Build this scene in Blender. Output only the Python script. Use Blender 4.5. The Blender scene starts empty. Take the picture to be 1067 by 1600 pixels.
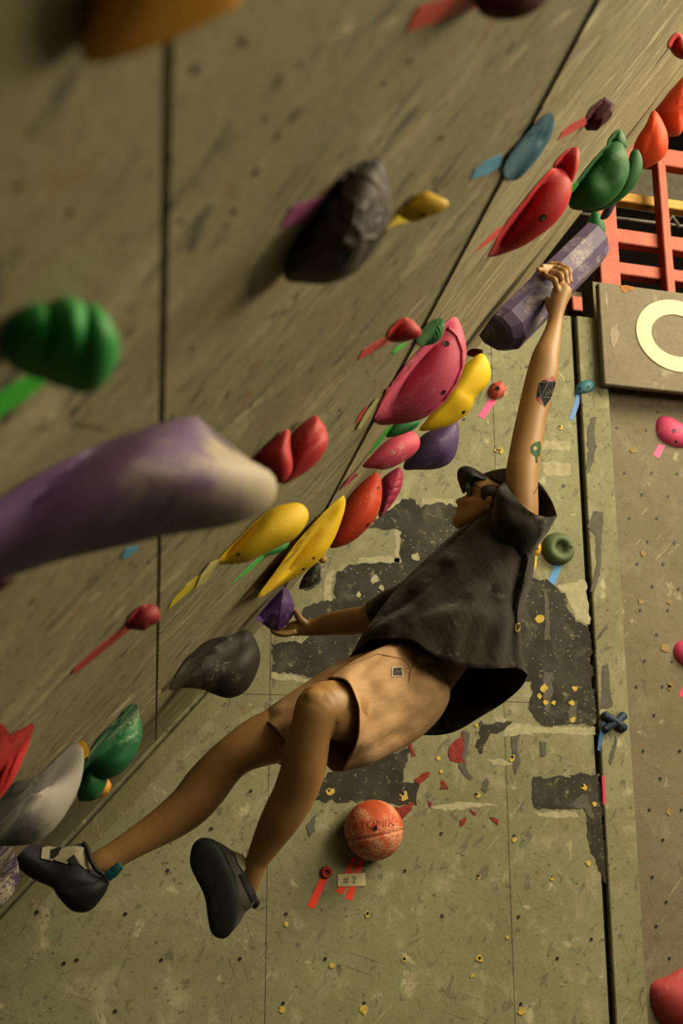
import bpy, bmesh, math, random
import numpy as np
from mathutils import Vector, Matrix, noise
from mathutils.bvhtree import BVHTree
random.seed(7)
SC = bpy.context.scene
COL = SC.collection

# ------------------------------------------------------------------ camera
F, CX, CY = 1850.0, 533.5, 800.0          # focal length and centre in pixels of the 1067x1600 frame
PITCH = math.atan(500 / F)
YAW = math.atan((CX - 9) * math.cos(PITCH) / F)
EYE = Vector((0, 0, 1.5))
FWD = Vector((math.sin(YAW) * math.cos(PITCH), math.cos(YAW) * math.cos(PITCH), math.sin(PITCH)))
RIGHT = Vector((math.cos(YAW), -math.sin(YAW), 0))
UP = RIGHT.cross(FWD)
cd = bpy.data.cameras.new('camera'); cam = bpy.data.objects.new('camera', cd); COL.objects.link(cam)
cam.matrix_world = Matrix((RIGHT, UP, -FWD)).transposed().to_4x4(); cam.location = EYE
cd.sensor_fit = 'VERTICAL'; cd.sensor_height = 36; cd.lens = 36 * F / 1600
cd.clip_start = 0.02; cd.clip_end = 100
cd.dof.use_dof = True; cd.dof.focus_distance = 3.15; cd.dof.aperture_fstop = 6.3
SC.camera = cam

# ------------------------------------------------------------------ light and exposure
SC.view_settings.view_transform = 'Standard'; SC.view_settings.look = 'None'
SC.view_settings.exposure = -0.06; SC.view_settings.gamma = 1.0
w = bpy.data.worlds.new('hall_air'); SC.world = w; w.use_nodes = True
w.node_tree.nodes['Background'].inputs[0].default_value = (0.60, 0.58, 0.38, 1)
w.node_tree.nodes['Background'].inputs[1].default_value = 0.042

def area(name, loc, target, size, power, color):
    l = bpy.data.lights.new(name, 'AREA'); l.shape = 'RECTANGLE'; l.size, l.size_y = size; l.energy = power; l.color = color
    o = bpy.data.objects.new(name, l); COL.objects.link(o); o.location = loc
    o.rotation_euler = (Vector(target) - Vector(loc)).to_track_quat('-Z', 'Y').to_euler()
    return o
area('hall_and_fill_lamp', (4.6, 1.3, 5.3), (1.3, 3.6, 2.4), (2.8, 2.2), 520, (1.0, 0.86, 0.56))
area('hall_and_fill_lamp', (4.2, -3.4, 4.4), (0.8, 3.0, 1.5), (3.5, 2.5), 110, (1.0, 0.88, 0.58))
area('hall_and_fill_lamp', (3.5, 0.1, 3.1), (0.9, 1.3, 2.3), (1.3, 1.0), 105, (1.0, 0.86, 0.56))  # fill lamp added to brighten the upper right of the near overhang

# ------------------------------------------------------------------ projection helpers
def ray(x, y): return FWD + RIGHT * ((x - CX) / F) - UP * ((y - CY) / F)
def pt(x, y, d): return EYE + ray(x, y) * d
D = 4.0                                   # back wall lies in the plane Y = D
U = ray(241, 1300); U = Vector((U.x, U.y, 0)).normalized() * -1   # along the seams, towards the camera
def on_back(x, y, Y=D): r = ray(x, y); return EYE + r * (Y / r.y)
A0, A1, A2 = on_back(0, 1423), on_back(415, 972), on_back(1067, 130)
class Facet:
    def __init__(s, p, n, u=None):
        s.p = p; s.n = n.normalized()
        if s.n.dot(EYE - p) < 0: s.n = -s.n
        s.u = u or U; s.v = s.u.cross(s.n)
        if s.v.z < 0: s.v = -s.v
    def depth(s, x, y, far=3.95):
        r = ray(x, y); den = r.dot(s.n)
        if abs(den) < 1e-6: return far
        t = (s.p - EYE).dot(s.n) / den
        return t if 0.05 < t < far else far
    def hit(s, x, y, far=3.95): return pt(x, y, s.depth(x, y, far))
    def sd(s, q): return (q - s.p).dot(s.n)
    def mat(s, o):
        m = Matrix((s.u, s.v, s.n)).transposed().to_4x4(); m.translation = o; return m
F1 = Facet(A1, (A1 - A0).cross(U)); F2 = Facet(A1, (A2 - A1).cross(U))
BK = Facet(Vector((0, D, 0)), Vector((0, -1, 0)), Vector((1, 0, 0)))
RW = Facet(Vector((0, D + .05, 0)), Vector((0, -1, 0)), Vector((1, 0, 0)))

# ------------------------------------------------------------------ material helpers
def lin(h):
    h = h.lstrip('#'); c = [int(h[i:i + 2], 16) / 255 for i in (0, 2, 4)]
    return tuple(x / 12.92 if x <= .04045 else ((x + .055) / 1.055) ** 2.4 for x in c) + (1,)
class NT:
    def __init__(s, name):
        s.m = bpy.data.materials.new(name); s.m.use_nodes = True; s.t = s.m.node_tree; s.n = s.t.nodes
        s.b = s.n['Principled BSDF']; s.co = s.n.new('ShaderNodeTexCoord').outputs['Object']
    def link(s, a, b): s.t.links.new(a, b)
    def mapping(s, scale, loc=(0, 0, 0), rot=(0, 0, 0)):
        m = s.n.new('ShaderNodeMapping'); m.inputs['Scale'].default_value = scale; m.inputs['Location'].default_value = loc
        src = s.co
        if any(rot):                       # turn first, stretch after
            r = s.n.new('ShaderNodeMapping'); r.inputs['Rotation'].default_value = rot; s.link(s.co, r.inputs[0]); src = r.outputs[0]
        s.link(src, m.inputs[0]); return m.outputs[0]
    def noise(s, scale, detail=4, rough=.55, vec=None, dist=0):
        n = s.n.new('ShaderNodeTexNoise'); n.inputs['Scale'].default_value = scale; n.inputs['Detail'].default_value = detail
        n.inputs['Roughness'].default_value = rough; n.inputs['Distortion'].default_value = dist
        s.link(vec or s.co, n.inputs['Vector']); return n.outputs[0]
    def voro(s, scale, feat='F1', vec=None):
        n = s.n.new('ShaderNodeTexVoronoi'); n.inputs['Scale'].default_value = scale; n.feature = feat
        s.link(vec or s.co, n.inputs['Vector']); return n.outputs['Distance']
    def ramp(s, x, a, b, lo=0.0, hi=1.0):
        r = s.n.new('ShaderNodeMapRange'); r.inputs[1].default_value = a; r.inputs[2].default_value = b
        r.inputs[3].default_value = lo; r.inputs[4].default_value = hi; r.interpolation_type = 'SMOOTHSTEP'
        s.link(x, r.inputs[0]); return r.outputs[0]
    def mul(s, a, b):
        r = s.n.new('ShaderNodeMath'); r.operation = 'MULTIPLY'; s.link(a, r.inputs[0])
        if isinstance(b, (int, float)): r.inputs[1].default_value = b
        else: s.link(b, r.inputs[1])
        return r.outputs[0]
    def mix(s, fac, a, b):
        r = s.n.new('ShaderNodeMix'); r.data_type = 'RGBA'
        if isinstance(fac, (int, float)): r.inputs[0].default_value = fac
        else: s.link(fac, r.inputs[0])
        for q, i in ((a, 6), (b, 7)):
            if isinstance(q, tuple): r.inputs[i].default_value = q
            else: s.link(q, r.inputs[i])
        return r.outputs[2]
    def bump(s, h, strength=.3, dist=.003):
        b = s.n.new('ShaderNodeBump'); b.inputs['Strength'].default_value = strength; b.inputs['Distance'].default_value = dist
        s.link(h, b.inputs['Height']); s.link(b.outputs[0], s.b.inputs['Normal'])
    def done(s, col, rough=.7, spec=.3):
        if isinstance(col, tuple): s.b.inputs['Base Color'].default_value = col
        else: s.link(col, s.b.inputs['Base Color'])
        if isinstance(rough, (int, float)): s.b.inputs['Roughness'].default_value = rough
        else: s.link(rough, s.b.inputs['Roughness'])
        s.b.inputs['Specular IOR Level'].default_value = spec
        return s.m

def plain(name, hexc, rough=.6, spec=.3, var=.25, scale=30):
    t = NT(name); c = lin(hexc); d = tuple(x * (1 - var) for x in c[:3]) + (1,)
    n = t.noise(scale, 4); t.bump(n, .15, .002)
    return t.done(t.mix(t.ramp(n, .35, .65), d, c), rough, spec)
def hold_mat(name, hexc, chalk=.25, chalk_hex='#b9ab8e', rough=.62, spec=.28, edge=.56, scale=14):
    chalk *= 1.5; edge -= .03
    t = NT(name); c = lin(hexc); d = tuple(x * .78 for x in c[:3]) + (1,)
    base = t.mix(t.ramp(t.noise(9, 3), .35, .7), d, c)
    big = t.ramp(t.noise(scale, 6, .65, dist=.6), edge, edge + .16)
    fine = t.ramp(t.noise(160, 3, .7), .35, .7)
    k = t.mul(t.mul(big, fine), chalk * 2)
    t.bump(t.noise(220, 3, .7), .22, .002)
    return t.done(t.mix(k, base, lin(chalk_hex)), rough, spec)

def wall_mat(name, base, dark, light, streak=(1, 1, 1), seed=0.0, rust=.5, speck=.5, scuff=.6, chalk=.6, scratch=.5, mott=.4):
    t = NT(name)
    v = t.mapping(streak, (seed, seed * 1.7, 0))
    v2 = t.mapping((1, 1, 1), (seed, seed * 2.3, 0))
    big = t.noise(1.6, 5, .6, v2)
    col = t.mix(t.ramp(big, .3, .7), lin(dark), lin(base))
    mid = t.noise(7, 6, .65, v, .4)
    col = t.mix(t.mul(t.ramp(mid, .5, .72), chalk), col, lin(light))
    sc = t.noise(17, 5, .6, t.mapping((streak[0] * 1.2, streak[1] * .9, 1), (seed + 5, 3, 0), (0, 0, .5)), .8)
    col = t.mix(t.mul(t.ramp(sc, .575, .66), scuff), col, lin('#45443a'))
    lt = t.noise(8, 5, .6, t.mapping((streak[0], streak[1], 1), (seed + 15, 8, 0), (0, 0, -.35)), .5)
    col = t.mix(t.mul(t.ramp(lt, .62, .70), chalk * .9), col, lin('#b8b192'))
    ru = t.noise(19, 4, .6, t.mapping((1, 1, 1), (seed + 9, 2, 4)))
    col = t.mix(t.mul(t.ramp(ru, .62, .70), rust), col, lin('#7a5230'))
    sp = t.voro(24, vec=t.mapping((1, 1.4, 1), (seed, 0, 0)))
    gate = t.ramp(t.noise(14, 2, .5, v2), .5, .56)
    col = t.mix(t.mul(t.mul(t.ramp(sp, .2, .1), gate), speck), col, lin('#2a261c'))
    for k, rot in enumerate((.35, -.8, 1.25)):
        s1 = t.noise(9, 2, .5, t.mapping((.6, 9, 1), (seed + k * 7, 2, 0), (0, 0, rot)))
        g1 = t.ramp(t.noise(3.5, 3, .5, t.mapping((1, 1, 1), (seed + 20 + k * 5, k, 0))), .5, .62)
        line = t.mul(t.ramp(s1, .64, .69), g1)
        col = t.mix(t.mul(line, scratch), col, lin('#3c392c' if k != 1 else '#a8a184'))
    mo = t.noise(28, 5, .7, v2)
    col = t.mix(t.mul(t.ramp(mo, .54, .7), mott), col, lin('#454132'))
    col = t.mix(t.mul(t.ramp(mo, .42, .26), mott), col, lin(light))
    m2 = t.noise(75, 4, .75, v)
    col = t.mix(t.ramp(m2, .5, .75, 0, .38), col, lin('#48452f'))
    gr = t.noise(210, 3, .7, v)
    col = t.mix(t.ramp(gr, .25, .8, .30, 0), col, lin('#3a382c'))
    t.bump(t.noise(90, 5, .65, v), .25, .004)
    return t.done(col, .72, .25)

# ------------------------------------------------------------------ object helpers
def shade(me, angle=40):
    bm = bmesh.new(); bm.from_mesh(me); bmesh.ops.recalc_face_normals(bm, faces=bm.faces)
    for f in bm.faces: f.smooth = True
    for e in bm.edges:
        if len(e.link_faces) == 2 and e.calc_face_angle(0) > math.radians(angle): e.smooth = False
    bm.to_mesh(me); bm.free()
def link(name, verts, faces, mat, parent=None, origin=None, angle=40, frame=None):
    """verts are world points; the mesh is stored in a frame at `origin`"""
    vs = [Vector(v) for v in verts]
    if frame is None:
        o = Vector(origin) if origin is not None else (parent.matrix_world.translation if parent else sum(vs, Vector()) / len(vs))
        frame = Matrix.Translation(o)
    inv = frame.inverted()
    me = bpy.data.meshes.new(name); me.from_pydata([inv @ v for v in vs], [], faces); me.materials.append(mat)
    shade(me, angle)
    ob = bpy.data.objects.new(name, me); COL.objects.link(ob); ob.matrix_world = frame
    if parent:
        ob.parent = parent; ob.matrix_parent_inverse = parent.matrix_world.inverted()
    return ob
def empty(name, frame):
    o = bpy.data.objects.new(name, None); COL.objects.link(o); o.empty_display_size = .1
    o.matrix_world = frame if isinstance(frame, Matrix) else Matrix.Translation(Vector(frame)); return o
def tag(o, label, cat, group=None):
    o['label'] = label; o['category'] = cat
    if group: o['group'] = group
    return o
def struct(o): o['kind'] = 'structure'; return o
def merge(parts):
    V, Fc = [], []
    for v, f in parts:
        b = len(V); V += list(v); Fc += [[i + b for i in q] for q in f]
    return V, Fc
def box(c, ax, ay, az):
    """c centre, ax/ay/az half vectors; chamfered corners are left to the material's scale"""
    vs = [c + ax * i + ay * j + az * k for k in (-1, 1) for j in (-1, 1) for i in (-1, 1)]
    return vs, [[0, 1, 3, 2], [4, 6, 7, 5], [0, 4, 5, 1], [1, 5, 7, 3], [3, 7, 6, 2], [2, 6, 4, 0]]
def bevel_box(c, ax, ay, az, b):
    lx, ly, lz = ax.length, ay.length, az.length; X, Y, Z = ax / lx, ay / ly, az / lz
    bm = bmesh.new(); bmesh.ops.create_cube(bm, size=2)
    for v in bm.verts: v.co = Vector((v.co.x * lx, v.co.y * ly, v.co.z * lz))
    bmesh.ops.bevel(bm, geom=bm.edges[:], offset=b, segments=2, affect='EDGES')
    bm.verts.index_update()
    vs = [c + X * v.co.x + Y * v.co.y + Z * v.co.z for v in bm.verts]; fs = [[v.index for v in f.verts] for f in bm.faces]; bm.free()
    return vs, fs
def resample(poly, n, smooth=True):
    P = np.array(poly, float); m = len(P)
    if smooth:
        Q = []
        for i in range(m):
            p0, p1, p2, p3 = P[i - 1], P[i], P[(i + 1) % m], P[(i + 2) % m]
            for t in np.linspace(0, 1, 10, endpoint=False):
                Q.append(.5 * ((2 * p1) + (-p0 + p2) * t + (2 * p0 - 5 * p1 + 4 * p2 - p3) * t * t + (-p0 + 3 * p1 - 3 * p2 + p3) * t ** 3))
        P = np.array(Q); m = len(P)
    L = np.linalg.norm(np.roll(P, -1, 0) - P, axis=1); cum = np.concatenate([[0], np.cumsum(L)])
    if not smooth:       # keep the corners: subdivide each edge
        out = []
        for i in range(m):
            k = max(1, int(round(n * L[i] / cum[-1])))
            for j in range(k): out.append(tuple(P[i] + (P[(i + 1) % m] - P[i]) * j / k))
        return out
    out = []
    for q in np.linspace(0, cum[-1], n, endpoint=False):
        i = min(np.searchsorted(cum, q, 'right') - 1, m - 1); t = (q - cum[i]) / max(L[i], 1e-9)
        out.append(tuple(P[i] + (P[(i + 1) % m] - P[i]) * t))
    return out

def dome(outline, fac, a, b=None, tf=.05, w=.5, e=2.0, n=56, rings=9, smooth=True, ctr=None, depth=None, fn=None, tb=None, d2=None, off=0.0):
    """A solid hold: outline (pixels) lies on a mid plane through its contact with the wall, bulges by tf towards
    the viewer's side and sits flush on the wall behind."""
    pa = pt(*a, depth) if depth else fac.hit(*a)
    b = b or a
    pb = pt(*b, d2 or depth) if depth else fac.hit(*b)
    pc = (pa + pb) / 2 + fac.n * off
    vdir = (EYE - pc).normalized()
    if fac in (BK, RW): N = fac.n; pc = pc + fac.n * (tb or .0)
    else:
        N = vdir
        if (pb - pa).length > .02:
            q = (pb - pa).cross(fac.n).normalized()
            if q.dot(vdir) < 0: q = -q
            N = (q * (1 - w) + vdir * w).normalized()
    poly = resample(outline, n, smooth); n = len(poly)
    cx, cy = ctr or (sum(p[0] for p in poly) / n, sum(p[1] for p in poly) / n)
    def onp(x, y):
        r = ray(x, y); return EYE + r * ((pc - EYE).dot(N) / r.dot(N))
    V = []; Fc = []
    def inside(q):
        z = (q - EYE).dot(FWD); x = CX + F * (q - EYE).dot(RIGHT) / z; y = CY - F * (q - EYE).dot(UP) / z; c = False
        for i in range(n):
            (xa, ya), (xb, yb) = poly[i - 1], poly[i]
            if (ya > y) != (yb > y) and x < (xb - xa) * (y - ya) / (yb - ya) + xa: c = not c
        return c
    def settle(q, sd):                 # as far back to the wall as the outline of the hold allows
        for k in (1, .75, .5, .25, .1, .03):
            r = q - fac.n * (sd - .0015) * k
            if inside(r): return r
        return q
    def place(q):
        if fac.sd(q) < .001:          # keep the solid in front of the wall: slide along the sight line
            r = (q - EYE); den = r.dot(fac.n)
            if abs(den) > 1e-6:
                t = (fac.p + fac.n * .0015 - EYE).dot(fac.n) / den
                if .6 < t < 1.0: return EYE + r * t
            return q + fac.n * (.0015 - fac.sd(q))
        return q
    ss = [math.sin(math.pi / 2 * (1 - i / rings)) for i in range(rings)]       # 1 .. ~0
    for side in (1, -1):
        for i, s in enumerate(ss):
            h = (max(0, 1 - s ** e)) ** (1 / e)
            for (x, y) in poly:
                px, py = cx + (x - cx) * s, cy + (y - cy) * s
                q = onp(px, py)
                if side == 1:
                    hh = h * tf
                    if fn: hh += fn(px, py, s, h)
                    q = place(q + N * hh)
                else:
                    q = place(q)
                    if i:
                        sd = fac.sd(q); q = settle(q, sd) if sd < .35 else q - N * tf * h
                V.append(q)
        q = onp(cx, cy)
        if side == 1: q = place(q + N * (tf + (fn(cx, cy, 0, 1) if fn else 0)))
        else:
            q = place(q); sd = fac.sd(q); q = settle(q, sd) if sd < .35 else q - N * tf
        V.append(q)
    blk = rings * n + 1
    for i in range(1, rings):          # round the inner rings so that no crease runs in from a corner of the outline
        if not smooth: break
        ring = V[i * n:(i + 1) * n]
        for _ in range(int(3 * (i / rings) * n / 10) + i):
            ring = [(ring[j - 1] + ring[j] * 2 + ring[(j + 1) % n]) / 4 for j in range(n)]
        V[i * n:(i + 1) * n] = ring if not fn else [(a * .5 + b_ * .5) for a, b_ in zip(ring, V[i * n:(i + 1) * n])]
    for k in range(2):
        o = k * blk
        for i in range(rings - 1):
            for j in range(n):
                f = [o + i * n + j, o + i * n + (j + 1) % n, o + (i + 1) * n + (j + 1) % n, o + (i + 1) * n + j]
                Fc.append(f if k == 0 else f[::-1])
        for j in range(n):
            f = [o + (rings - 1) * n + j, o + (rings - 1) * n + (j + 1) % n, o + blk - 1]; Fc.append(f if k == 0 else f[::-1])
    for j in range(n): Fc.append([j, blk + j, blk + (j + 1) % n, (j + 1) % n])
    return V, Fc
def bvh(ob):
    M = ob.matrix_world; me = ob.data
    return BVHTree.FromPolygons([M @ v.co for v in me.vertices], [list(p.vertices) for p in me.polygons])
def cast(tree, x, y, fallback=None):
    r = ray(x, y); h = tree.ray_cast(EYE, r.normalized())
    if h[0] is None: return None, None
    nn = h[1] if h[1].dot(r) < 0 else -h[1]
    return h[0], nn
BLACK = plain('bolt_recess', '#120e0b', .5, .4, .2)
STEEL = plain('bolt_steel', '#5c5346', .35, .6, .2)
def bolt(parent, x, y, rpx, tree=None, ring=True, steel=False):
    tree = tree or bvh(parent if parent.type == 'MESH' else parent.children[0])
    p, nrm = cast(tree, x, y)
    if p is None: return
    r = rpx * (p - EYE).dot(FWD) / F
    X = nrm.orthogonal().normalized(); Y = nrm.cross(X); n = 14
    V = []; Fc = []
    for rr, h in ((1.05, -.001), (1.02, .0007), (1.0, .0007), (.9, .0005)):
        for k in range(n):
            a = 2 * math.pi * k / n; V.append(p + (X * math.cos(a) + Y * math.sin(a)) * rr * r + nrm * h)
    for i in range(3):
        for k in range(n): Fc.append([i * n + k, i * n + (k + 1) % n, (i + 1) * n + (k + 1) % n, (i + 1) * n + k])
    Fc.append([3 * n + k for k in range(n)])
    return link('bolt_hole', V, Fc, STEEL if steel else BLACK, parent, angle=60)
def ribbon_mesh(px, fac, t=.0004, lift=.0006, far=3.93):
    P = [fac.hit(x, y, far) + fac.n * lift for x, y in px]; n = len(P)
    V = P + [p + fac.n * t for p in P]
    Fc = [list(range(n))[::-1], list(range(n, 2 * n))] + [[i, (i + 1) % n, n + (i + 1) % n, n + i] for i in range(n)]
    return V, Fc
TAPES = {}
def tape(px, fac, hexc, label, far=3.93, name='tape_strip', lift=.0006):
    if hexc not in TAPES: TAPES[hexc] = plain('tape_' + hexc[1:], hexc, .5, .3, .12, 60)
    V, Fc = ribbon_mesh(px, fac, lift=lift, far=far)
    return tag(link(name, V, Fc, TAPES[hexc], angle=30), label, 'tape')
def hold(outline, fac, a, b, hexc, label, cat='climbing hold', chalk=.25, mat=None, name='climbing_hold', chalk_hex='#b9ab8e', edge=.56, angle=50, mscale=14, spec=.28, rough=.62, **kw):
    V, Fc = dome(outline, fac, a, b, **kw)
    m = mat or hold_mat('hold_' + hexc[1:], hexc, chalk, chalk_hex, edge=edge, scale=mscale, spec=spec, rough=rough)
    return tag(link(name, V, Fc, m, angle=angle), label, cat)
def lobe(parent, outline, fac, a, b, mat, name='lobe', angle=50, **kw):
    V, Fc = dome(outline, fac, a, b, **kw); return link(name, V, Fc, mat, parent, angle=angle)
def tube(path, r, n=8, caps=True):
    """path: world points; r: radius or list"""
    m = len(path); R = r if isinstance(r, (list, tuple)) else [r] * m
    V = []; Fc = []; X = None
    for i in range(m):
        T = (path[min(i + 1, m - 1)] - path[max(i - 1, 0)]).normalized()
        X = T.orthogonal().normalized() if X is None else (X - T * X.dot(T)).normalized()
        Y = T.cross(X)
        for k in range(n):
            a = 2 * math.pi * k / n; V.append(path[i] + (X * math.cos(a) + Y * math.sin(a)) * R[i])
    for i in range(m - 1):
        for k in range(n): Fc.append([i * n + k, i * n + (k + 1) % n, (i + 1) * n + (k + 1) % n, (i + 1) * n + k])
    if caps: Fc.append(list(range(n))[::-1]); Fc.append([(m - 1) * n + k for k in range(n)])
    return V, Fc
# ------------------------------------------------------------------ large structure
M_OVER = wall_mat('overhang_paint', '#857e60', '#716a4e', '#9f9878', (1.5, .8, 1), 0, .6, .9, .9, .9, .6, .6)
M_UPPER = wall_mat('upper_overhang_paint', '#8c8263', '#75694d', '#b5ab8a', (2.6, .6, 1), 3, .4, .9, .9, 1.1, .6, .75)
M_BACK = wall_mat('back_wall_paint', '#838163', '#716f52', '#9c987b', (1.4, 1, 1), 11, .3, .6, .6, .7)
M_RIGHT = wall_mat('raw_wall', '#746a58', '#665d48', '#867d68', (1, 1, 1), 17, .35, .2, .3, .5)
M_DARKGAP = plain('joint_shadow', '#1d1b14', .9, .1); M_JOINT = plain('joint_filler', '#5a5439', .85, .15)
M_TRIM = wall_mat('edge_board_paint', '#7c7856', '#6f6b4c', '#8b8666', (2, 1, 1), 23, .1, .1, .25, .4)

fl = []
x0, x1, y0, y1 = -4, 7, -5, 4.6
c = Vector(((x0 + x1) / 2, (y0 + y1) / 2, -.1))
V, Fc = bevel_box(c, Vector(((x1 - x0) / 2, 0, 0)), Vector((0, (y1 - y0) / 2, 0)), Vector((0, 0, .1)), .02)
struct(link('floor', V, Fc, plain('padded_floor_vinyl', '#33302a', .6, .3, .15, 3)))

def panel_slab(parent, fac, o, u0, u1, v0, v1, mat, thick=.018, bev=.002, name='panel'):
    c = o + fac.u * (u0 + u1) / 2 + fac.v * (v0 + v1) / 2 - fac.n * thick / 2
    V, Fc = bevel_box(c, fac.u * abs(u1 - u0) / 2, fac.v * abs(v1 - v0) / 2, fac.n * thick / 2, bev)
    return link(name, V, Fc, mat, parent, frame=parent.matrix_world.copy(), angle=25)
def backing(name, fac, o, u0, u1, v0, v1, mat, gap=.016, thick=.06):
    fr = fac.mat(o)
    c = o + fac.u * (u0 + u1) / 2 + fac.v * (v0 + v1) / 2 - fac.n * (gap + thick / 2)
    V, Fc = box(c, fac.u * (u1 - u0) / 2, fac.v * (v1 - v0) / 2, fac.n * thick / 2)
    return struct(link(name, V, Fc, mat, frame=fr))
# lower overhang: u runs along the seams from the back wall (0) towards the camera
wl = backing('wall_left', F1, A1, -.01, 5.5, -2.2, -.004, M_JOINT, .0022)
J = .0011
panel_slab(wl, F1, A1, 0, 5.5, -.55 + J, -.008, M_OVER)
panel_slab(wl, F1, A1, 0, 5.5, -1.10 + J, -.55 - J, M_OVER)
panel_slab(wl, F1, A1, 0, 5.5, -2.2, -1.10 - J, M_OVER)
# upper, steeper overhang
wu = backing('wall_left_upper', F2, A1, -.01, 5.5, .002, 5.2, plain('seam_filler', '#37351f', .85, .15), .003)
panel_slab(wu, F2, A1, 0, 5.5, .019, 5.2, M_UPPER)
# board that closes the corner between the lower overhang and the back wall
d = (A1 - A0).normalized(); nn = Vector((d.z, 0, -d.x)).normalized()
if nn.x < 0: nn = -nn
pa, pb = A0 - d * 1.0, on_back(352, 1062)
cc = (pa + pb) / 2 + nn * .033 + Vector((0, -.011, 0))
V, Fc = bevel_box(cc, d * (pb - pa).length / 2, nn * .031, Vector((0, .011, 0)), .003)
struct(link('trim_1', V, Fc, M_TRIM))

# back wall: painted panels left of the dark gap and the narrow painted strip right of it
GX0, GX1, SX = 2.052, 2.074, 2.196
TOP = on_back(860, 490).z
bo = Vector((0, D, EYE.z))
def bk(x, y): return on_back(x, y)
wb_o = Vector((1.0, D, 1.5)); wbf = BK.mat(wb_o)
V, Fc = box(Vector(((-1.6 + SX) / 2, D + .016 + .04, TOP / 2)), Vector(((SX + 1.6) / 2, 0, 0)), Vector((0, .04, 0)), Vector((0, 0, TOP / 2 - .002)))
wb = struct(link('wall_back', V, Fc, M_DARKGAP, frame=wbf))
zs = [0.0, bk(800, 1500).z - .55, bk(870, 1099).z, TOP]
zs = [0.0, .62, bk(870, 1099).z, TOP]
xs = [-1.6, bk(415, 1500).x, bk(660, 1350).x + .32, GX0]
J2 = .0007
for i in range(3):
    for j in range(3):
        X0, X1, Z0, Z1 = xs[i] + J2, xs[i + 1] - J2, zs[j] + J2, zs[j + 1] - J2
        if i == 2: X1 = GX0
        V, Fc = bevel_box(Vector(((X0 + X1) / 2, D + .009, (Z0 + Z1) / 2)), Vector(((X1 - X0) / 2, 0, 0)), Vector((0, .009, 0)), Vector((0, 0, (Z1 - Z0) / 2)), .0008)
        link('panel', V, Fc, M_BACK, wb, frame=wbf, angle=25)
V, Fc = bevel_box(Vector(((GX1 + SX) / 2, D + .004, TOP / 2)), Vector(((SX - GX1) / 2, 0, 0)), Vector((0, .014, 0)), Vector((0, 0, TOP / 2)), .003)
link('edge_strip', V, Fc, M_BACK, wb, frame=wbf, angle=25)
# raw wall further right, set back
rf = RW.mat(Vector((2.6, D + .05, 1.5)))
V, Fc = box(Vector(((SX + 5.5) / 2, D + .05 + .05, 1.85)), Vector(((5.5 - SX) / 2 + .01, 0, 0)), Vector((0, .05, 0)), Vector((0, 0, 1.85)))
wr = struct(link('wall_right', V, Fc, M_RIGHT, frame=rf))
# dark back of the hall seen through the frame
V, Fc = box(Vector((3, 7.5, 3.5)), Vector((5.5, 0, 0)), Vector((0, .05, 0)), Vector((0, 0, 3.5)))
struct(link('wall_far', V, Fc, plain('far_wall', '#17130f', .9, .1)))

# paint patches, marks, chips and bolt holes on the back wall
def jag(px, amp=3.6, step=5):
    n = max(8, int(sum(math.dist(px[i], px[(i + 1) % len(px)]) for i in range(len(px))) / step))
    out = []
    for (x, y) in resample(px, n, False):
        v = noise.noise_vector(Vector((x * .045, y * .045, 1.3))); q = noise.noise_vector(Vector((x * .16, y * .16, 4.3)))
        z = noise.noise_vector(Vector((x * .5, y * .5, 9.3)))
        out.append((x + amp * (v.x * 1.2 + q.x * 1.2 + z.x * .8), y + amp * (v.y * 1.2 + q.y * 1.2 + z.y * .8)))
    return out
def patch(px, mat, name='paint_patch', amp=3.6, lift=.0006, parent=None, fac=BK, step=5):
    P = jag(px, amp, step) if amp else px
    base = [on_back(x, y, D if fac is BK else D + .05) for x, y in P]
    n = len(base); V = [p + fac.n * .0002 for p in base] + [p + fac.n * lift for p in base]
    Fc = [list(range(n, 2 * n))] + [[i, (i + 1) % n, n + (i + 1) % n, n + i] for i in range(n)]
    return link(name, V, Fc, mat, parent or wb, frame=(parent or wb).matrix_world.copy(), angle=30)
def black_mat():
    t = NT('black_wall_paint')
    c = t.mix(t.ramp(t.noise(5, 5, .6), .35, .7), lin('#211f1a'), lin('#35322a'))
    worn = t.ramp(t.noise(26, 7, .72, t.mapping((1, 1, 1), (4, 2, 0))), .58, .66)
    c = t.mix(t.mul(worn, .85), c, lin('#6f6b52'))
    dust = t.ramp(t.noise(7, 6, .7, dist=.5), .5, .75)
    c = t.mix(t.mul(dust, .5), c, lin('#6b6759'))
    c = t.mix(t.ramp(t.voro(48), .13, .07, 0, .8), c, lin('#a39c80'))
    return t.done(c, .75, .2)
M_BLACK = black_mat()
M_GREYP = plain('grey_primer', '#55524a', .8, .15, .2, 40)
M_REDP = plain('red_wall_paint', '#7c2620', .7, .2, .3, 50)
M_CHIP = plain('yellow_chip', '#b9a04c', .8, .15, .35, 120)
M_PALE = plain('pale_plaster', '#9a957a', .85, .1, .22, 40)
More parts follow.
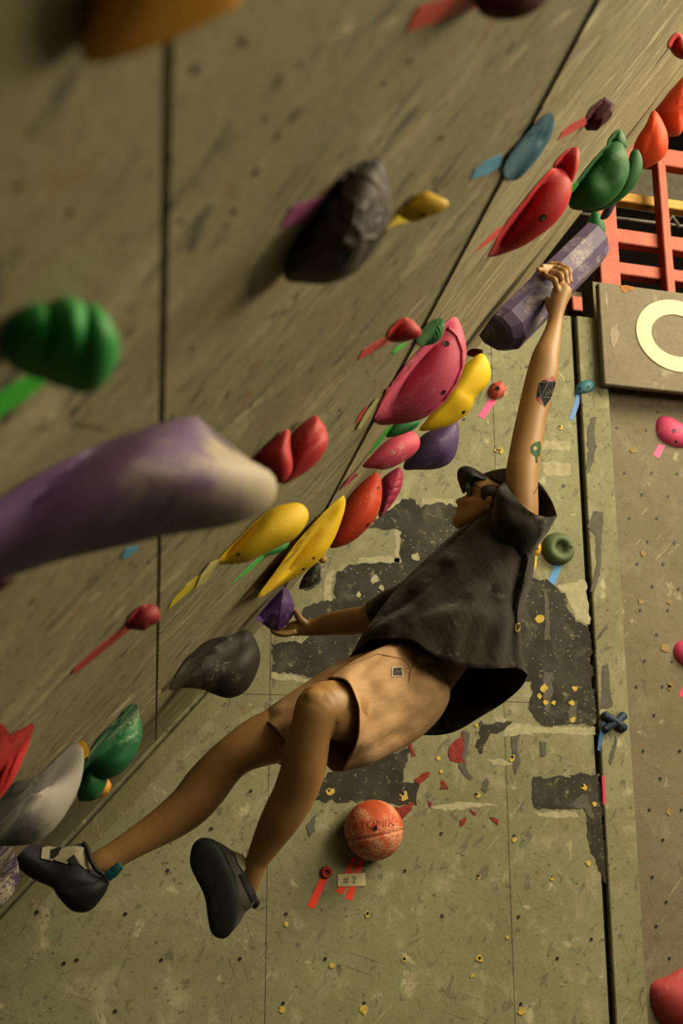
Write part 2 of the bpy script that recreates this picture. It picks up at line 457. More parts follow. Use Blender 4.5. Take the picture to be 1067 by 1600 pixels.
for px in (
    [(575, 826), (588, 815), (618, 786), (642, 778), (660, 790), (708, 789), (745, 810), (745, 880), (700, 895), (640, 893), (626, 880), (624, 829)],
    [(521, 943), (522, 892), (541, 883), (588, 880), (640, 878), (700, 900), (700, 960), (600, 958), (560, 955)],
    [(472, 950), (490, 941), (511, 938), (560, 950), (600, 955), (600, 985), (470, 985)],
    [(424, 1007), (470, 1003), (490, 990), (620, 978), (620, 1040), (520, 1060), (480, 1056), (424, 1049)],
    [(820, 905), (852, 903), (869, 918), (883, 928), (889, 950), (897, 970), (919, 979), (925, 1050), (931, 1131), (840, 1132), (824, 1108), (832, 1070), (790, 1050), (800, 960)],
    [(832, 1214), (880, 1213), (900, 1208), (936, 1210), (941, 1262), (832, 1263)],
    [(912, 1260), (940, 1262), (953, 1405), (941, 1375), (921, 1322)],
    [(488, 1252), (512, 1206), (560, 1190), (640, 1170), (628, 1222), (653, 1225), (650, 1257), (575, 1254)],
    [(748, 1131), (802, 1127), (790, 1141), (762, 1150), (754, 1177), (745, 1165)],
    [(468, 918), (497, 890), (503, 906), (482, 922)],
): PN = globals().get('PN', 0) + 1; patch(px, M_BLACK, lift=.0005 + .00012 * PN)
# pale block edges where plaster shows round the black paint
for px in ([(617, 828), (625, 830), (625, 882), (616, 880)], [(560, 872), (590, 868), (622, 872), (622, 880), (590, 880), (560, 884)], [(508, 896), (519, 892), (517, 942), (506, 940)],
           [(588, 808), (612, 784), (622, 780), (622, 786), (596, 812)], [(660, 778), (710, 780), (712, 789), (662, 789)],
           [(424, 1050), (480, 1060), (512, 1063), (505, 1070), (470, 1066), (424, 1060)], [(870, 915), (915, 905), (922, 975), (898, 966), (886, 930)],
           [(770, 1120), (830, 1135), (930, 1136), (930, 1150), (860, 1146), (790, 1150)], [(832, 1268), (900, 1266), (905, 1276), (840, 1276)], [(760, 1185), (800, 1190), (800, 1196), (770, 1194)],
           [(846, 722), (892, 724), (890, 744), (850, 742)], [(842, 690), (890, 690), (888, 704), (846, 704)], [(660, 1262), (720, 1252), (780, 1258), (716, 1266)]):
    patch(px, M_PALE, lift=.0004, amp=2.5)
for px in ([(850, 1050), (862, 1052), (864, 1082), (858, 1115), (850, 1110)], [(893, 1095), (902, 1095), (898, 1128), (886, 1128)],
           [(908, 1240), (916, 1245), (928, 1278), (922, 1280), (912, 1262), (898, 1262), (892, 1255)],
           [(722, 1140), (735, 1145), (726, 1200), (738, 1215), (730, 1218), (716, 1200)], [(850, 920), (856, 921), (858, 1000), (851, 1000)],
           [(752, 1230), (760, 1215), (764, 1222), (758, 1240)], [(480, 1290), (496, 1270), (492, 1300), (484, 1308)],
           [(800, 1150), (812, 1148), (808, 1170), (814, 1190), (806, 1210), (800, 1185)], [(842, 1160), (853, 1160), (855, 1182), (845, 1180)]):
    patch(px, M_GREYP, amp=2, lift=.0021)
for px in ([(922, 655), (929, 652), (926, 690), (932, 700), (918, 740), (912, 742), (917, 705), (914, 695)],
           [(925, 800), (940, 803), (940, 830), (935, 900), (928, 925), (922, 925), (928, 880), (930, 840), (915, 825)],
           [(930, 995), (946, 977), (949, 983), (931, 1000)], [(940, 1040), (948, 1038), (955, 1105), (936, 1108)], [(948, 1190), (960, 1150), (964, 1158), (952, 1196)]):
    patch(px, M_GREYP, amp=1.5, lift=-.010 + .0112, parent=wb).location.y -= .0105
for px in ([(703, 1166), (725, 1143), (723, 1194), (703, 1189)], [(646, 1220), (669, 1203), (673, 1210), (653, 1227)], [(690, 1216), (700, 1232), (687, 1232)],
           [(666, 1252), (674, 1254), (670, 1262)], [(717, 1283), (728, 1277), (728, 1285), (718, 1290)], [(766, 1276), (777, 1280), (776, 1288), (768, 1282)],
           [(734, 1266), (745, 1270), (744, 1275)], [(636, 1160), (641, 1162), (648, 1180), (642, 1181)], [(612, 1262), (632, 1258), (645, 1254), (640, 1270), (624, 1282), (612, 1276)]):
    patch(px, M_REDP, 'paint_mark', amp=2.2, lift=.0025, step=5)
def spot(x, y, r, mat, name, seed, fac=BK, parent=None, lift=.0029):
    rnd = random.Random(seed); k = 9
    patch([(x + r * rnd.uniform(.5, 1.2) * math.cos(2 * math.pi * i / k), y + r * rnd.uniform(.5, 1.3) * math.sin(2 * math.pi * i / k)) for i in range(k)], mat, name, 0, lift, parent, fac)
z8 = [(185, 300, 12), (370, 310, 14), (718, 42, 11), (797, 42, 9), (640, 217, 9), (820, 287, 9), (645, 418, 8), (555, 512, 8), (740, 516, 8), (65, 843, 12), (268, 842, 14),
      (662, 847, 12), (370, 718, 8), (558, 716, 12), (628, 663, 6), (540, 759, 6), (277, 606, 9), (830, 478, 8), (463, 250, 6), (550, 132, 7), (455, 215, 6), (75, 628, 9), (190, 735, 8), (552, 308, 9), (845, 330, 7)]
for i, (a, b, r) in enumerate(z8): spot(400 + a * .625, 1050 + b * .625, r * .58, M_CHIP, 'paint_chip', i)
for i, (x, y, r) in enumerate([(782, 704, 5), (876, 668, 4), (776, 703, 5), (843, 966, 8), (852, 1098, 4), (865, 1098, 4), (842, 1088, 4), (895, 1125, 5), (893, 1098, 5)]): spot(x, y, r, M_CHIP, 'paint_chip', 50 + i)
for i, (x, y, r) in enumerate([(650, 870, 7), (585, 905, 8), (596, 918, 5), (560, 930, 5), (695, 905, 6)]): spot(x, y, r, M_PALE, 'paint_chip', 80 + i)
# bolt holes: hundreds of tiny sockets, one piece per wall
def holes(name, pts, parent, fac, Y, r=.0045):
    parts = []
    for (x, y) in pts:
        p = on_back(x, y, Y); n = 10
        V = []; Fc = []
        for rr, h in ((1.3, .0002), (1.2, .0032), (1.0, .0032), (.8, .0029)):
            for k in range(n):
                a = 2 * math.pi * k / n; V.append(p + Vector((math.cos(a), 0, math.sin(a))) * r * rr + fac.n * h)
        for i in range(3):
            for k in range(n): Fc.append([i * n + k, i * n + (k + 1) % n, (i + 1) * n + (k + 1) % n, (i + 1) * n + k])
        Fc.append([3 * n + k for k in range(n)]); parts.append((V, Fc))
    V, Fc = merge(parts); o = link(name, V, Fc, BLACK, parent, frame=parent.matrix_world.copy(), angle=30); o['kind'] = 'stuff'
left_holes = [(463, 404), (372, 497), (555, 510), (740, 512), (465, 610), (656, 612), (838, 668), (753, 716), (370, 717), (173, 717), (558, 715), (645, 410), (550, 306), (640, 213), (75, 605), (278, 604), (68, 828), (270, 828), (662, 830), (815, 285), (182, 296), (366, 305)]
holes('bolt_holes', [(400 + a * .625, 1050 + b * .625) for a, b in left_holes] + [(725, 655), (823, 573), (874, 667), (776, 703), (881, 759), (832, 600), (893, 961), (862, 1062), (852, 1128), (262, 1360), (330, 1295), (392, 1236), (175, 1260), (58, 1425), (196, 1428), (100, 1505), (120, 1500), (180, 1580), (252, 1500), (375, 1498)], wb, BK, D)
z8b = [(738, 90), (882, 100), (680, 213), (820, 215), (762, 337), (905, 350), (697, 464), (846, 466), (786, 598), (720, 740), (870, 744), (674, 882), (816, 882), (772, 1037), (712, 1230), (913, 1230), (806, 1380), (746, 1550)]
z7 = [(728, 795), (855, 805), (902, 727), (762, 988), (877, 990), (988, 994), (836, 1083), (948, 1091), (781, 1185), (900, 1185)]
z8c = [(995, 108), (967, 198), (1058, 198), (1010, 266), (983, 345), (1063, 345), (1017, 420), (990, 513), (1025, 575), (1000, 636), (1033, 716)]
holes('bolt_holes', [(800 + a / 3.479, 820 + b / 3.479) for a, b in z8b] + [(700 + a / 2.757, 380 + b / 2.757) for a, b in z7] + [(400 + a * .625, 1050 + b * .625) for a, b in z8c], wr, RW, D + .05)
for i, (x, y, r) in enumerate([(1004, 864, 5), (1040, 1012, 8), (1047, 1072, 6), (990, 703, 7), (1045, 940, 5), (1000, 940, 5), (1046, 1075, 5), (1045, 1268, 6)]): spot(x, y, r, plain('tan_chip', '#8d7750', .8, .15) if i == 0 else bpy.data.materials['tan_chip'], 'paint_chip', 120 + i, RW, wr)
# a few dark sockets and rust spots on the overhang
parts = []
for (x, y, r) in [(400, 268, 6), (432, 212, 5), (380, 65, 7), (283, 345, 4), (365, 330, 5), (30, 290, 5), (110, 330, 5), (305, 107, 7), (470, 100, 4), (530, 640, 2.5), (300, 545, 3), (600, 130, 4), (690, 215, 4), (640, 95, 4), (60, 1075, 3), (255, 1140, 2), (205, 880, 3), (232, 878, 3)]:
    p = F1.hit(x, y); rr = r * (p - EYE).dot(FWD) / F * 1.1
    n = 9; ring = [p + (F1.u * math.cos(2 * math.pi * k / n) * 1.5 + F1.v * math.sin(2 * math.pi * k / n)) * rr for k in range(n)]
    parts.append(([q + F1.n * .0001 for q in ring] + [q + F1.n * .0007 for q in ring], [list(range(n, 2 * n))] + [[k, (k + 1) % n, n + (k + 1) % n, n + k] for k in range(n)]))
V, Fc = merge(parts); o = link('bolt_holes', V, Fc, BLACK, wl, frame=wl.matrix_world.copy()); o['kind'] = 'stuff'

# ---- red lattice frame behind the top of the back wall
M_RED = NT('red_frame_paint'); _n = M_RED.noise(12, 5, .6); _k = M_RED.ramp(M_RED.noise(30, 5, .7), .62, .7)
M_RED = M_RED.done(M_RED.mix(M_RED.mul(_k, .5), M_RED.mix(M_RED.ramp(_n, .3, .7), lin('#8c3119'), lin('#a64224')), lin('#c07a58')), .55, .35)
M_WOODY = plain('yellow_timber', '#b98a35', .6, .3, .2, 20)
YF = D + .35
fr = empty('lattice_frame', on_back(985, 400, YF)); tag(fr, 'red painted lattice frame above the back wall, behind the sign board', 'frame')
def bar(x0, y0, x1, y1, wpx, name, mat, Y=YF, th=.03, parent=fr):
    p, q = on_back(x0, y0, Y), on_back(x1, y1, Y)
    if abs(q.x - p.x) > abs(q.z - p.z): m = (p.z + q.z) / 2; p.z = q.z = m
    else: m = (p.x + q.x) / 2; p.x = q.x = m
    d = (q - p); L = d.length; d /= L; s = d.cross(Vector((0, 1, 0))); hw = wpx * (p - EYE).dot(FWD) / F / 2
    V, Fc = bevel_box((p + q) / 2, d * L / 2, s * hw, Vector((0, th, 0)), .003)
    return link(name, V, Fc, mat, parent, angle=30)
bar(950, 480, 943, 300, 34, 'post', M_RED)
bar(1045, 500, 1022, 150, 14, 'post', M_RED, YF - .035, .03)
bar(890, 479, 960, 484, 24, 'crossbar', M_RED)
bar(935, 236, 1120, 262, 30, 'crossbar', M_RED, YF + .004)
bar(940, 372, 1120, 392, 24, 'crossbar', M_RED, YF + .004)
bar(945, 424, 1120, 440, 20, 'crossbar', M_RED, YF + .004)
tb = empty('timber_rail', on_back(1010, 320, YF + .1)); tag(tb, 'yellow timber rail running behind the red lattice frame', 'rail')
bar(900, 306, 1120, 330, 16, 'rail_board', M_WOODY, YF + .07, .03, tb)
V, Fc = tube([on_back(900, 333, YF + .2), on_back(1120, 360, YF + .2)], .008, 10)
V = [Vector((v.x, v.y, v.z)) for v in V]
V2, F2b = tube([on_back(1041, 352, YF + .18), on_back(1050, 338, YF + .16), on_back(1062, 355, YF + .18)], .009, 8); V, Fc = merge([(V, Fc), (V2, F2b)])
gp = tag(link('metal_pipe', V, Fc, plain('pipe_grey', '#8d8676', .4, .5), angle=60), 'thin grey metal pipe below the yellow timber rail', 'pipe')
V, Fc = box(on_back(1010, 290, YF + .4), Vector((.5, 0, 0)), Vector((0, .02, 0)), Vector((0, 0, .16)))
struct(link('trim_2', V, Fc, plain('grey_hall_cladding', '#4a463c', .8, .2)))
V, Fc = box(on_back(915, 468, YF + .1), Vector((.12, 0, 0)), Vector((0, .02, 0)), Vector((0, 0, .022)))
struct(link('trim_3', V, Fc, plain('grey_ledge', '#6a6557', .8, .2)))

# ---- sign board with the pale letter
M_SIGN = wall_mat('sign_board_paint', '#746a58', '#6c6250', '#857b68', (1, 1, 1), 31, .15, .05, .15, .35)
YS = D - .06
tl, br_ = on_back(934, 441, YS), on_back(946, 600, YS)
sx0 = (tl.x + br_.x) / 2; sx1 = sx0 + .95; sz1, sz0 = tl.z, br_.z
sb = empty('sign_board', Vector(((sx0 + sx1) / 2, YS, sz0))); tag(sb, 'grey sign board with a large cream letter O mounted on the right wall', 'sign')
V, Fc = bevel_box(Vector(((sx0 + sx1) / 2, YS + .016, (sz0 + sz1) / 2)), Vector(((sx1 - sx0) / 2, 0, 0)), Vector((0, .016, 0)), Vector((0, 0, (sz1 - sz0) / 2)), .003)
link('board', V, Fc, M_SIGN, sb)
def ringplate(c, rx, rz, wx, wz, Y, t=.004, n=56):
    V = []
    for h in (0, t):
        for s in (0, 1):
            for k in range(n):
                a = 2 * math.pi * k / n; V.append(Vector((c.x + (rx - wx * s) * math.cos(a), Y - h, c.z + (rz - wz * s) * math.sin(a))))
    Fc = []
    for k in range(n):
        q = (k + 1) % n
        Fc += [[2 * n + k, 2 * n + q, 3 * n + q, 3 * n + k], [k, q, 2 * n + q, 2 * n + k], [n + k, n + q, 3 * n + q, 3 * n + k]]
    return V, Fc
c = on_back(1057, 525, YS); e = on_back(994, 525, YS); tp = on_back(1057, 470, YS)
V, Fc = ringplate(c, c.x - e.x, tp.z - c.z, (c.x - e.x) * .365, (tp.z - c.z) * .41, YS)
link('letter', V, Fc, plain('cream_letter', '#cfc3a0', .7, .2, .08), sb, angle=40)
def flat(px, Y, mat, name, parent, t=.0008):
    P = [on_back(x, y, Y) for x, y in px]; n = len(P)
    V = P + [p + Vector((0, -t, 0)) for p in P]
    return link(name, V, [list(range(n, 2 * n))] + [[i, (i + 1) % n, n + (i + 1) % n, n + i] for i in range(n)], mat, parent, angle=30)
flat(jag([(968, 445), (990, 447), (990, 455), (981, 452), (976, 458), (970, 454)], 1.2, 4), YS - .0004, plain('orange_residue', '#9a6a3c', .8, .1), 'paint_mark', sb)
flat(jag([(954, 512), (964, 508), (968, 525), (960, 545), (953, 532)], 2, 5), YS - .0004, plain('white_scuff', '#8d8473', .8, .1), 'paint_mark', sb)

# ------------------------------------------------------------------ climbing holds and tapes
def ridges(cx, cy, ang, period, amp, fall=True):
    ca, sa = math.cos(ang), math.sin(ang)
    return lambda x, y, s, h: amp * (abs(math.sin(math.pi * ((x - cx) * ca + (y - cy) * sa) / period)) - .5) * (h if fall else 1)
def lumps(amp, sc, seed=0.0):
    return lambda x, y, s, h: amp * h * noise.noise(Vector((x * sc, y * sc, seed)))

# --- lower overhang, near the camera
hold([(132, 97), (128, 70), (138, 20), (150, -60), (250, -130), (390, -60), (374, 4), (330, 34), (275, 60), (215, 84), (168, 97)], F1, (140, 20), (300, -60), '#c98a1e',
     'large amber climbing hold at the top left edge of the picture', tf=.05, w=.5, chalk=.05)
h = hold([(752, 6), (748, -8), (765, -40), (820, -60), (860, -20), (852, 5), (826, 20), (782, 20), (764, 14)], F1, (752, 6), (765, -40), '#4a1518', 'small dark maroon hold at the top edge, beside a wide red tape', tf=.03, chalk=.05)
tape([(634, 49), (653, 8), (700, -5), (756, -6), (756, 8), (702, 25)], F1, '#a8322c', 'wide red tape at the top edge leading to the dark maroon hold')

def rock_mat():
    t = NT('pitted_rock'); v = t.voro(46, 'DISTANCE_TO_EDGE', t.mapping((1, 1, 1)))
    c = t.mix(t.ramp(v, .02, .14), lin('#2b241e'), lin('#070605'))
    c = t.mix(t.mul(t.ramp(t.noise(9, 4), .48, .62), .75), c, lin('#463c34'))
    t.bump(t.ramp(v, .0, .16, 1, 0), .6, .006); return t.done(c, .7, .3)
h = hold([(447, 437), (448, 408), (462, 380), (485, 345), (515, 302), (548, 264), (576, 249), (598, 250), (606, 275), (611, 315), (610, 345), (598, 372), (575, 405), (552, 428), (515, 443), (475, 441)], F1, (455, 420), (570, 252), '#2a2420',
         'dark pitted rock-like hold with a round bolt hole on the upper left overhang', mat=rock_mat(), tf=.055, w=.55, ctr=(555, 365), fn=lumps(.008, .05))
bolt(h, 590, 338, 7)
tape([(437, 354), (456, 320), (512, 302), (520, 310), (486, 342), (452, 350)], F1, '#83456f', 'purple tape stuck left of the dark pitted rock hold')
h = hold([(622, 333), (638, 318), (650, 305), (668, 299), (684, 308), (698, 313), (700, 321), (688, 332), (668, 340), (652, 346), (636, 345)], F1, (622, 333), (650, 305), '#c9a024', 'small flat yellow hold right of the dark pitted rock hold', tf=.014, chalk=.08)
bolt(h, 661, 336, 4)
tape([(600, 362), (612, 337), (632, 322), (642, 325), (640, 345), (612, 352)], F1, '#c6b12c', 'short yellow tape under the small flat yellow hold')
# green three lobed hold
GREEN = hold_mat('hold_green', '#1f7a33', .12, edge=.6)
g = empty('climbing_hold', F1.hit(60, 520)); tag(g, 'bright green three-lobed hold at the left edge, out of focus', 'climbing hold')
for k, px in enumerate(([(2, 545), (4, 520), (22, 498), (48, 484), (72, 490), (84, 520), (82, 560), (66, 592), (40, 586), (14, 570)],
                        [(55, 560), (55, 510), (72, 480), (102, 474), (126, 488), (136, 530), (132, 580), (118, 606), (88, 604), (64, 590)],
                        [(98, 560), (102, 510), (122, 480), (146, 486), (170, 520), (184, 552), (174, 586), (150, 610), (118, 614), (100, 596)])):
    lobe(g, px, F1, (60, 500), (110, 480), GREEN, tf=[.042, .046, .04][k], w=.7, off=[.012, .018, .022][k])
tape([(-40, 660), (-38, 632), (30, 592), (62, 582), (68, 598), (34, 626), (0, 648)], F1, '#2f9a2c', 'green tape below the bright green three-lobed hold')
# big purple hold
def purple_mat():
    t = NT('hold_chalked_purple'); c = t.mix(t.ramp(t.noise(6, 3), .3, .7), lin('#57406a'), lin('#6a4f74'))
    pos = t.n.new('ShaderNodeSeparateXYZ'); t.link(t.co, pos.inputs[0])
    n = t.noise(10, 6, .65, dist=.5)
    g = t.n.new('ShaderNodeMath'); g.operation = 'MULTIPLY_ADD'; t.link(pos.outputs[0], g.inputs[0]); g.inputs[1].default_value = 3.0; t.link(n, g.inputs[2])
    k = t.mul(t.ramp(g.outputs[0], .56, .82), .85)
    c = t.mix(k, c, lin('#a3977f')); t.bump(t.noise(260, 2), .2, .001); return t.done(c, .6, .3)
hold([(-130, 870), (-60, 815), (0, 783), (28, 759), (94, 726), (187, 686), (258, 662), (300, 650), (314, 656), (326, 688), (352, 715), (392, 726), (422, 736), (433, 760), (426, 785), (403, 804), (356, 822), (262, 837), (197, 852), (94, 876), (28, 897), (-30, 912), (-120, 920)],
     F1, (0, 783), (300, 652), '#57406a', 'huge purple hold with a chalked end at the left, nearest the camera', mat=purple_mat(), tf=.075, w=.7, ctr=(170, 775), e=1.8, n=80, rings=12)
# red folded hold right of it
RED2 = hold_mat('hold_folded_red', '#a8282c', .2, edge=.58)
g = empty('climbing_hold', F1.hit(430, 700)); tag(g, 'folded red hold right of the chalked end of the huge purple hold', 'climbing hold')
lobe(g, [(398, 716), (420, 693), (442, 674), (452, 672), (452, 700), (456, 735), (440, 755), (425, 750), (405, 735)], F1, (400, 712), (440, 676), RED2, tf=.03, w=.6)
lobe(g, [(448, 690), (464, 668), (480, 656), (491, 650), (496, 662), (506, 672), (510, 690), (505, 710), (488, 730), (466, 745), (440, 756), (446, 722)], F1, (430, 690), (475, 660), RED2, tf=.04, w=.6, off=.015, fn=ridges(480, 700, 1.0, 40, .01))
# yellow pair
YEL = hold_mat('hold_yellow', '#cda81a', .12, '#c9b98a', edge=.6)
h = hold([(338, 880), (352, 862), (378, 836), (400, 814), (422, 796), (445, 788), (468, 786), (481, 798), (480, 815), (464, 838), (440, 853), (412, 866), (384, 879), (352, 882)], F1, (345, 870), (425, 795), '#c99a12', 'yellow finger-shaped hold beneath the chalked end of the huge purple hold', mat=YEL, tf=.04, w=.7)
bolt(h, 372, 866, 2.5)
tape([(262, 952), (268, 938), (290, 914), (338, 876), (346, 880), (300, 920)], F1, '#b5a420', 'long yellow tape left of the yellow finger-shaped hold')
tape([(303, 918), (312, 896), (326, 878), (340, 872), (338, 884), (320, 906)], F1, '#b4ab6c', 'pale cream tape piece on the long yellow tape', lift=.0024)
hold([(408, 864), (420, 858), (440, 852), (452, 848), (446, 858), (430, 866), (414, 868)], F1, (408, 862), (445, 850), '#1c6b33', 'thin dark green foothold between the two yellow holds', tf=.012, chalk=.05)
tape([(363, 910), (384, 889), (410, 866), (416, 866), (392, 890)], F1, '#35b04a', 'thin green tape left of the yellow leaf-shaped hold')
h = hold([(402, 934), (430, 893), (463, 848), (500, 806), (528, 780), (538, 774), (540, 788), (534, 812), (519, 848), (496, 878), (470, 897), (436, 917)], F2, (402, 934), (537, 774), '#c99a12', 'long yellow leaf-shaped hold above the lower hand of the climber', mat=YEL, tf=.04, w=.35, depth=2.95, d2=3.0, ctr=(490, 860))
bolt(h, 474, 889, 2.5); bolt(h, 490, 872, 2)
tape([(373, 943), (390, 922), (416, 893), (420, 896), (396, 924)], F1, '#c0ad24', 'narrow yellow tape left of the tip of the yellow leaf-shaped hold')
hold([(497, 873), (503, 868), (510, 872), (509, 879), (501, 880)], F2, (497, 875), None, '#b98d1c', 'tiny yellow foothold right of the yellow leaf-shaped hold', tf=.01, depth=3.3, chalk=.05)
h = hold([(467, 920), (472, 904), (482, 890), (497, 879), (501, 888), (499, 903), (490, 913), (478, 919)], F2, (467, 920), (490, 885), '#26251f', 'small black hold behind the yellow leaf-shaped hold', tf=.025, depth=3.6, chalk=.3)
# small red knob with long tape, blue bit
h = hold([(197, 981), (203, 962), (215, 949), (232, 944), (246, 948), (251, 962), (246, 973), (232, 980), (226, 985), (208, 984)], F1, (200, 972), (225, 947), '#7c1c22', 'small round dark red foothold below the huge purple hold', tf=.02, chalk=.1)
tape([(111, 1053), (116, 1042), (150, 1012), (198, 974), (206, 980), (160, 1018), (124, 1046)], F1, '#8e1f24', 'long thin red tape below the small round dark red foothold')
tape([(188, 872), (196, 856), (214, 852), (216, 858), (202, 868)], F1, '#3b7fa0', 'scrap of blue tape under the edge of the huge purple hold')
hold([(-30, 925), (-20, 900), (8, 896), (24, 903), (12, 916), (-8, 928)], F1, (-20, 905), None, '#4b1418', 'dark red hold cut by the left edge under the huge purple hold', tf=.02, chalk=.03)

# --- lower edge holds
BLK = hold_mat('hold_black', '#26231f', .35, '#7d7465', edge=.55, scale=8)
h = hold([(266, 1076), (286, 1036), (305, 1016), (325, 1002), (345, 999), (365, 994), (382, 983), (392, 994), (400, 1014), (404, 1035), (398, 1057), (384, 1080), (360, 1091), (337, 1086), (313, 1077), (288, 1075)], F1, (266, 1072), (378, 985), '#26231f', 'black bulb-shaped hold with chalk rubbed ridges left of the lower hand', mat=BLK, tf=.075, w=.4, depth=2.85, d2=3.15, ctr=(358, 1040), fn=ridges(340, 1040, .9, 60, .018))
tape([(252, 1076), (262, 1066), (272, 1058), (276, 1062), (264, 1074), (256, 1080)], F1, '#2b2a22', 'scrap of black tape left of the black bulb-shaped hold')
GR2 = hold_mat('hold_chalky_green', '#1d5a37', .5, '#8f9a80', edge=.5, scale=7)
g = empty('climbing_hold', F1.hit(165, 1150)); tag(g, 'chalky dark green lumpy hold near the lower left edge board', 'climbing hold')
lobe(g, [(136, 1192), (142, 1172), (156, 1150), (172, 1134), (192, 1115), (206, 1103), (215, 1106), (214, 1120), (221, 1140), (218, 1165), (206, 1190), (188, 1208), (168, 1217), (148, 1213)], F1, (138, 1185), (205, 1103), GR2, depth=2.45, d2=2.6, tf=.07, w=.5, ctr=(180, 1168), fn=ridges(180, 1160, 1.1, 26, .012))
lobe(g, [(190, 1118), (200, 1104), (212, 1100), (217, 1112), (212, 1128), (200, 1132)], F1, (190, 1118), None, GR2, depth=2.55, tf=.04, w=.7)
lobe(g, [(121, 1248), (125, 1215), (137, 1188), (152, 1200), (168, 1215), (160, 1238), (148, 1250), (134, 1252)], F1, (125, 1215), None, GR2, depth=2.5, tf=.05, w=.7)
hold([(148, 1245), (158, 1226), (166, 1216), (174, 1226), (170, 1238), (158, 1246)], F1, (150, 1240), None, '#b57a18', 'small amber foothold under the chalky dark green hold', depth=2.62, tf=.02, chalk=.05)
hold([(122, 1164), (125, 1158), (131, 1157), (140, 1172), (137, 1182), (128, 1184)], F1, (122, 1164), None, '#cf9d20', 'tiny yellow foothold between the grey and dark green holds', depth=2.35, tf=.015, chalk=.05)
def grey_mat():
    t = NT('hold_chalked_grey'); pos = t.n.new('ShaderNodeSeparateXYZ'); t.link(t.co, pos.inputs[0])
    n = t.noise(9, 6, .6, dist=.6)
    g = t.n.new('ShaderNodeMath'); g.operation = 'MULTIPLY_ADD'; t.link(pos.outputs[0], g.inputs[0]); g.inputs[1].default_value = 6.0; t.link(n, g.inputs[2])
    k = t.ramp(g.outputs[0], .15, .75)
    c = t.mix(k, lin('#24262a'), lin('#85817a')); t.bump(t.noise(200, 2), .2, .001); return t.done(c, .6, .3)
h = hold([(-60, 1300), (-30, 1262), (0, 1248), (16, 1230), (30, 1218), (42, 1224), (66, 1206), (92, 1182), (118, 1159), (127, 1168), (130, 1190), (124, 1228), (106, 1266), (82, 1298), (50, 1318), (10, 1322), (-40, 1320)], F1, (0, 1250), (118, 1160), '#85817a', 'large grey chalked hold pointing up at the lower left edge', mat=grey_mat(), depth=2.05, d2=2.25, tf=.07, w=.5, ctr=(55, 1260))
bolt(h, 45, 1241, 4)
RED3 = hold_mat('hold_fan_red', '#b32a2a', .1, edge=.6)
g = empty('climbing_hold', F1.hit(10, 1180, 1.6)); tag(g, 'bright red fan-shaped hold cut by the left edge', 'climbing hold')
for k, px in enumerate(([(-50, 1200), (-40, 1150), (-8, 1128), (6, 1134), (16, 1150), (22, 1180), (10, 1222), (-4, 1250), (-50, 1270)], [(-20, 1250), (0, 1190), (16, 1150), (36, 1138), (53, 1130), (47, 1160), (34, 1192), (20, 1222), (0, 1248), (-12, 1262)])):
    lobe(g, px, F1, (-10, 1170), None, RED3, depth=1.5, tf=.035, w=.8, off=.015 * k, fn=ridges(0, 1200, .4, 14, .006))
PW = hold_mat('hold_purple_white', '#3a2a4c', .95, '#9a9080', edge=.47, scale=6)
hold([(-60, 1300), (-20, 1296), (4, 1306), (18, 1324), (28, 1348), (29, 1374), (18, 1400), (2, 1416), (-30, 1425), (-60, 1400)], F1, (-20, 1300), None, '#3a2a4c', 'purple hold blotched with white chalk under the right shoe of the climber', mat=PW, depth=2.66, tf=.05, w=.8)

# --- seam and upper overhang holds
def blue_mat(): return hold_mat('hold_blue', '#1d5068', .3, '#8a8f74', edge=.56, scale=10)
hold([(787, 272), (789, 256), (802, 235), (822, 211), (845, 187), (858, 180), (863, 193), (860, 214), (846, 240), (828, 263), (811, 279), (796, 282)], F2, (788, 262), (855, 181), '#235a72', 'blue crescent hold across the dark seam at the upper middle', mat=blue_mat(), depth=1.38, d2=1.48, tf=.045, w=.5, fn=lumps(.012, .04))
tape([(734, 279), (742, 264), (762, 248), (783, 239), (782, 258), (756, 274)], F1, '#3a80a6', 'light blue tape left of the blue crescent hold')

V, Fc = dome([(911, 195), (921, 173), (938, 160), (956, 172), (951, 188), (933, 204), (916, 204)], F2, (913, 192), (936, 162), tf=.03, w=.5, smooth=False, depth=1.85, d2=1.9, e=4)
tag(link('climbing_hold', V, Fc, hold_mat('hold_maroon', '#4a0f1e', .0), angle=20), 'small maroon block hold with a red tape near the upper right', 'climbing hold')
tape([(870, 219), (878, 205), (890, 194), (914, 182), (916, 194), (892, 206)], F2, '#a52e30', 'red tape left of the small maroon block hold', far=1.85)
REDB = hold_mat('hold_big_red', '#ad1f26', .12, edge=.6)
g = empty('climbing_hold', F2.hit(800, 350)); tag(g, 'long red leaf-shaped hold with a bolt above the purple bar', 'climbing hold')
h = lobe(g, [(765, 402), (772, 384), (790, 350), (818, 314), (846, 280), (866, 262), (884, 268), (893, 290), (888, 318), (870, 346), (842, 369), (810, 388)], F2, (766, 400), (868, 258), REDB, tf=.05, w=.35, ctr=(838, 338))
lobe(g, [(866, 262), (872, 248), (886, 237), (896, 238), (899, 260), (894, 284), (886, 290), (876, 278)], F2, (866, 258), (890, 238), REDB, tf=.035, w=.4)
bolt(g, 849, 340, 5.5, bvh(h)); bolt(g, 850, 341, 3, bvh(h), steel=True)
tape([(741, 394), (756, 376), (776, 358), (798, 344), (800, 350), (776, 370)], F2, '#b02a30', 'red tape left of the long red leaf-shaped hold', far=2.05)
GRB = hold_mat('hold_deep_green', '#1d5426', .12, '#7f9a6a', edge=.58)
g = empty('climbing_hold', F2.hit(920, 290)); tag(g, 'large deep green lumpy hold above the top end of the purple bar', 'climbing hold')
